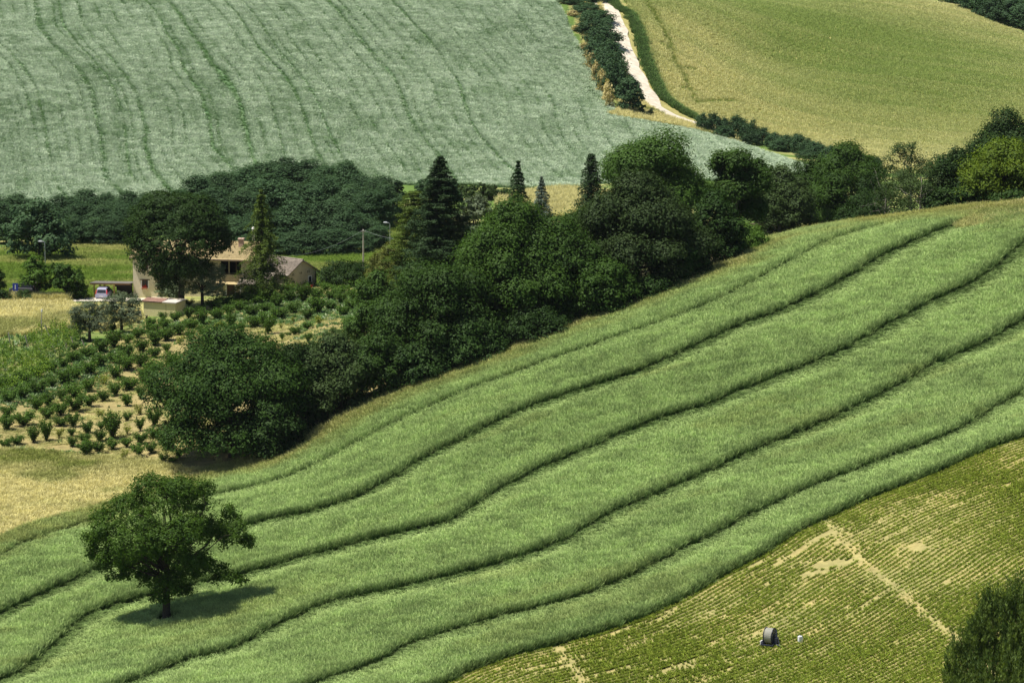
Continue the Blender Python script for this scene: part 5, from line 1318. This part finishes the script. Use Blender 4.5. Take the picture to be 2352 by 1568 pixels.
car('dark grey car half hidden left of the brown shed', (float(p[0]), float(p[1]) + 2.6, float(gz(p[0], p[1] + 2.6)) + .35), math.radians(78), PAINT('dark_paint', (.08, .085, .10)))
p = gp(67, 686)
sh = thing('timber_shed', 'small orange brown timber shed beside the bright green tree', 'shed', (float(p[0]), float(p[1]) + 1.4, float(gz(p[0], p[1] + 1.4))), -.15)
put('wall', MB().box(-.55, .75, 0, 1.6, -.5, 1.75), TIMB, sh); put('roof', MB().prism([(-.2, 1.753), (1.8, 1.95), (1.8, 2.02), (-.2, 1.83)], 0, -.7, .9), CORR, sh); put('door', MB().box(-.3, .35, -.04, -.002, -.4, 1.5), SHUT, sh)

# ------------------------------------------------------------------ signs, lamps, poles, wires
p = gp(36, 693); BLUE = hard_mat('sign_blue', (.035, .06, .42), (.03, .05, .36), 2, .4)
t = thing('road_sign', 'blue rectangular sign with white upright bar on a thin grey post', 'sign', tuple(p))
put('post', MB().tube([(0, 0, -.3), (0, 0, 2.35)], .035, 8), GREY, t); pn = put('panel', MB().box(-.34, .34, -.06, -.035, 1.45, 2.4), BLUE, t); put('bar', MB().box(-.06, .06, -.068, -.062, 1.62, 2.2), WHITE, pn)
LGL = hard_mat('lamp_glass', (.82, .84, .88), (.7, .72, .76), 2, .3)
def lamp(u, vb, vt, y, lab, side=-1):
    x, yy, z = tree_at(u, y); h = float(at_depth(u, vt, y)[2]) - z
    t = thing('street_lamp', lab, 'street lamp', (x, yy, z), 0, 'street lamps')
    put('pole', MB().tube([(0, 0, -.3), (0, 0, h * .55), (0, 0, h - .25), (side * .15, 0, h - .05), (side * .45, 0, h)], [.075, .06, .05, .045, .04], 8), GREY, t)
    put('lamp_head', MB().prism([(side * .3, h - .06), (side * .42, h + .09), (side * .8, h + .08), (side * .9, h - .02), (side * .62, h - .1)], 1, -.14, .14), LGL, t)
lamp(108, 600, 554, 520, 'grey street lamp behind the round bright green tree'); lamp(897, 560, 511, 535, 'grey street lamp standing before the right end of the wood')
x, y, z = tree_at(836, 528); h = float(at_depth(836, 527, 528)[2]) - z
t = thing('utility_pole', 'slender pale wooden utility pole carrying wires right of the barn', 'pole', (x, y, z)); put('pole', MB().tube([(0, 0, -.4), (0, 0, h * .5), (0, 0, h)], [.15, .12, .09], 9), WOODP, t)
put('crossbar', MB().box(-.3, .3, -.12, -.08, h - .3, h - .2), WOODP, t); put('insulator', MB().tube([(0, -.1, h - .2), (0, -.1, h - .02)], .05, 6), WHITE, t)
WIRE = hard_mat('wire_grey', (.34, .36, .38), None, 2, .6)
A = Vector((x, y - .1, z + h - .05))
def wire(b, sag, lab, r=.013):
    b = Vector(b); pts = [A.lerp(b, q) - Vector((0, 0, sag * 4 * q * (1 - q))) for q in np.linspace(0, 1, 25)]
    c = (A + b) / 2; o = MB().tube([p_ - c for p_ in pts], r, 5).build('power_line', WIRE, None, loc=tuple(c)); tag(o, lab, 'wire')
wire(at_depth(640, 589, 512), .9, 'sagging wire from the utility pole down to the farmhouse'); wire(at_depth(972, 551, 500), .5, 'sagging wire from the utility pole to the trees on its right')
x, y, z = tree_at(180, 508); o = MB().tube([(0, 0, -.3), (0, 0, 1.9)], .06, 8).build('metal_post', GREY, None, loc=(x, y, z)); tag(o, 'bare grey metal post between the round trees and the carport', 'post')
# orange roof glimpsed among the trees, pale vehicle beyond the spruces
x, y, z = tree_at(968, 489); h = float(at_depth(968, 594, 489)[2]) - z
t = thing('outbuilding', 'little outbuilding with orange tile roof under the yellowish cedar', 'shed', (x, y, z), -.3)
put('wall', MB().box(-1.0, 1.0, 0, 2, -.4, max(.4, h - .35)), STUC, t); V1, F1 = tiled(-1.15, 1.15, -.25, h - .42, 1.0, h); V2, F2 = tiled(-1.15, 1.15, 2.25, h - .42, 1.01, h)
link('roof', mesh_np('roof', np.vstack([V1, V2]), np.vstack([F1, F2 + len(V1)]), [tile_mat('orange_tiles', (.62, .34, .18), (.72, .44, .26), (.45, .24, .13))]), t)
x, y, z = tree_at(1157, 590); h = float(at_depth(1157, 470, 590)[2]) - z
t = thing('white_trailer', 'small white trailer just showing left of the dark layered spruce', 'trailer', (x, y, z))
b_ = put('body', MB().prism([(-.8, .5), (-.75, max(1.0, h - .2)), (-.5, max(1.2, h)), (.5, max(1.2, h)), (.8, max(.9, h - .4)), (.8, .5)], 0, -.75, .75), WHITE, t)
for s in (-1, 1): put('wheel', MB().disc_wheel((s * .7, 0, .3), .3, .18, 16), RUB, t)

# ------------------------------------------------------------------ hose reel and white can in the row field
p = gp(1768, 1481); s = p[1] / F
REEL = hard_mat('hose_grey', (.46, .46, .40), (.36, .36, .32), 1.5, .6); NAVY = hard_mat('navy_steel', (.045, .05, .085), (.03, .035, .055), 4, .45, .2)
t = thing('irrigation_reel', 'grey hose reel on a dark blue wheeled irrigation frame in the row crop', 'hose reel', tuple(p), math.radians(-24))
RZ, RR = .80, .66
dr = put('drum', MB().disc_wheel((0, 0, RZ), RR * .86, .58, 32), REEL, t)
hs = MB()
for k in range(9):
    xx = -.26 + k * .065; hs.tube([(xx, math.cos(q) * RR * .88, RZ + math.sin(q) * RR * .88) for q in np.linspace(0, 2 * math.pi, 25)], .032, 5)
put('hose', hs, REEL, dr)
for sx in (-.34, .34):
    fl = put('flange', MB().disc_wheel((sx, 0, RZ), RR, .05, 32, 0, 0, RR * .84), NAVY, t)
    sp_ = MB()
    for q in np.linspace(0, math.pi, 4, endpoint=False):
        sp_.tube([(sx, math.cos(q) * RR * .9, RZ + math.sin(q) * RR * .9), (sx, -math.cos(q) * RR * .9, RZ - math.sin(q) * RR * .9)], .028, 5)
    put('spokes', sp_, NAVY, fl)
fr = MB()
for sx in (-.46, .48): fr.box(sx - .05, sx + .05, -.75, .85, .14, .24)
fr.box(-.41, .43, -.75, -.65, .142, .238).box(-.41, .43, .72, .82, .142, .238)
for sx in (-.46, .48): fr.tube([(sx, -.5, .22), (sx, 0, RZ + .03), (sx, .5, .22)], .045, 6)
fr.tube([(-.5, 0, RZ), (.52, 0, RZ)], .06, 8)
put('frame', fr, NAVY, t)
for sx in (-.62, .64):
    w_ = put('wheel', MB().disc_wheel((sx, .1, .2), .2, .13, 18, 0, 0, .1), RUB, t); put('rim', MB().disc_wheel((sx, .1, .2), .1, .09, 12), GREY, w_)
put('gearbox', MB().box(.50, .72, -.35, .12, .26, .72), NAVY, t); put('brace', MB().tube([(.52, 0, RZ + .55), (.66, -.15, .75), (.98, -.35, .18)], .05, 6), NAVY, t)
put('drawbar', MB().tube([(.55, -.3, .2), (.95, -.4, .18), (1.12, -.45, .12)], [.06, .07, .09], 7), NAVY, t)
put('side_tank', MB().box(-.60, -.53, -.6, -.15, .1, .42), hard_mat('white_metal', (.8, .8, .82), None, 3, .5), t)
p = gp(1838, 1474)
t = thing('white_can', 'white plastic jerry can standing in the row crop right of the reel', 'jerry can', tuple(p), .4)
b_ = put('body', MB().prism([(-.17, 0), (.17, 0), (.17, .42), (.06, .5), (-.17, .5)], 1, -.14, .14), hard_mat('white_plastic', (.86, .88, .94), (.78, .80, .86), 3, .4), t); bevel(b_, .03, 3)
put('cap', MB().tube([(.12, 0, .45), (.15, 0, .53)], .045, 10), WHITE, t); put('handle', MB().tube([(-.12, 0, .5), (-.08, 0, .57), (.02, 0, .57), (.05, 0, .5)], .02, 6), WHITE, t)
# ------------------------------------------------------------------ light, sky, camera
EL = math.radians(68); AZ = math.atan2(-.98, -.20)      # towards the sun: from the left and a little in front
sv = Vector((math.sin(AZ) * math.cos(EL), math.cos(AZ) * math.cos(EL), math.sin(EL)))
sl = bpy.data.lights.new('sun', 'SUN'); sl.energy = 5.0; sl.angle = math.radians(.6); sl.color = (1.0, .94, .82)
so = link('sun', sl); so.rotation_euler = sv.to_track_quat('Z', 'Y').to_euler()
wd = bpy.data.worlds.new('World'); scene.world = wd; wd.use_nodes = True
wt = wd.node_tree; wt.nodes.clear()
sky = wt.nodes.new('ShaderNodeTexSky'); sky.sky_type = 'NISHITA'; sky.sun_disc = False; sky.sun_elevation = EL; sky.sun_rotation = AZ % (2 * math.pi)
bg = wt.nodes.new('ShaderNodeBackground'); bg.inputs[1].default_value = .062
wo = wt.nodes.new('ShaderNodeOutputWorld'); wt.links.new(sky.outputs[0], bg.inputs[0]); wt.links.new(bg.outputs[0], wo.inputs[0])
cd = bpy.data.cameras.new('camera'); cd.sensor_width = 36; cd.sensor_fit = 'HORIZONTAL'; cd.lens = 36 * F / 2352; cd.clip_start = 1; cd.clip_end = 6000
co = link('camera', cd, loc=(0, 0, ZC), rot=(math.pi / 2 - PITCH, 0, 0)); scene.camera = co
vs = scene.view_settings; vs.view_transform = 'Standard'; vs.look = 'None'; vs.gamma = 1; vs.exposure = .34; vs.use_curve_mapping = False
cy = scene.cycles
cy.max_bounces = 5; cy.diffuse_bounces = 3; cy.glossy_bounces = 2; cy.transmission_bounces = 4; cy.transparent_max_bounces = 6; cy.caustics_reflective = False; cy.caustics_refractive = False

# ------------------------------------------------------------------ thin summer haze
hz_ = bpy.data.materials.new('haze_air'); hz_.use_nodes = True; nt = hz_.node_tree; nt.nodes.clear()
o_ = nt.nodes.new('ShaderNodeOutputMaterial'); v_ = nt.nodes.new('ShaderNodeVolumePrincipled'); v_.inputs['Color'].default_value = (.82, .90, 1.0, 1); v_.inputs['Density'].default_value = .00002; v_.inputs['Anisotropy'].default_value = .2
nt.links.new(v_.outputs[0], o_.inputs['Volume'])
hb = MB().box(-440, 440, -30, 1520, -30, 125).build('haze', hz_); hb['kind'] = 'stuff'; hb['label'] = 'thin blue summer haze over the valley'
cy.volume_bounces = 0
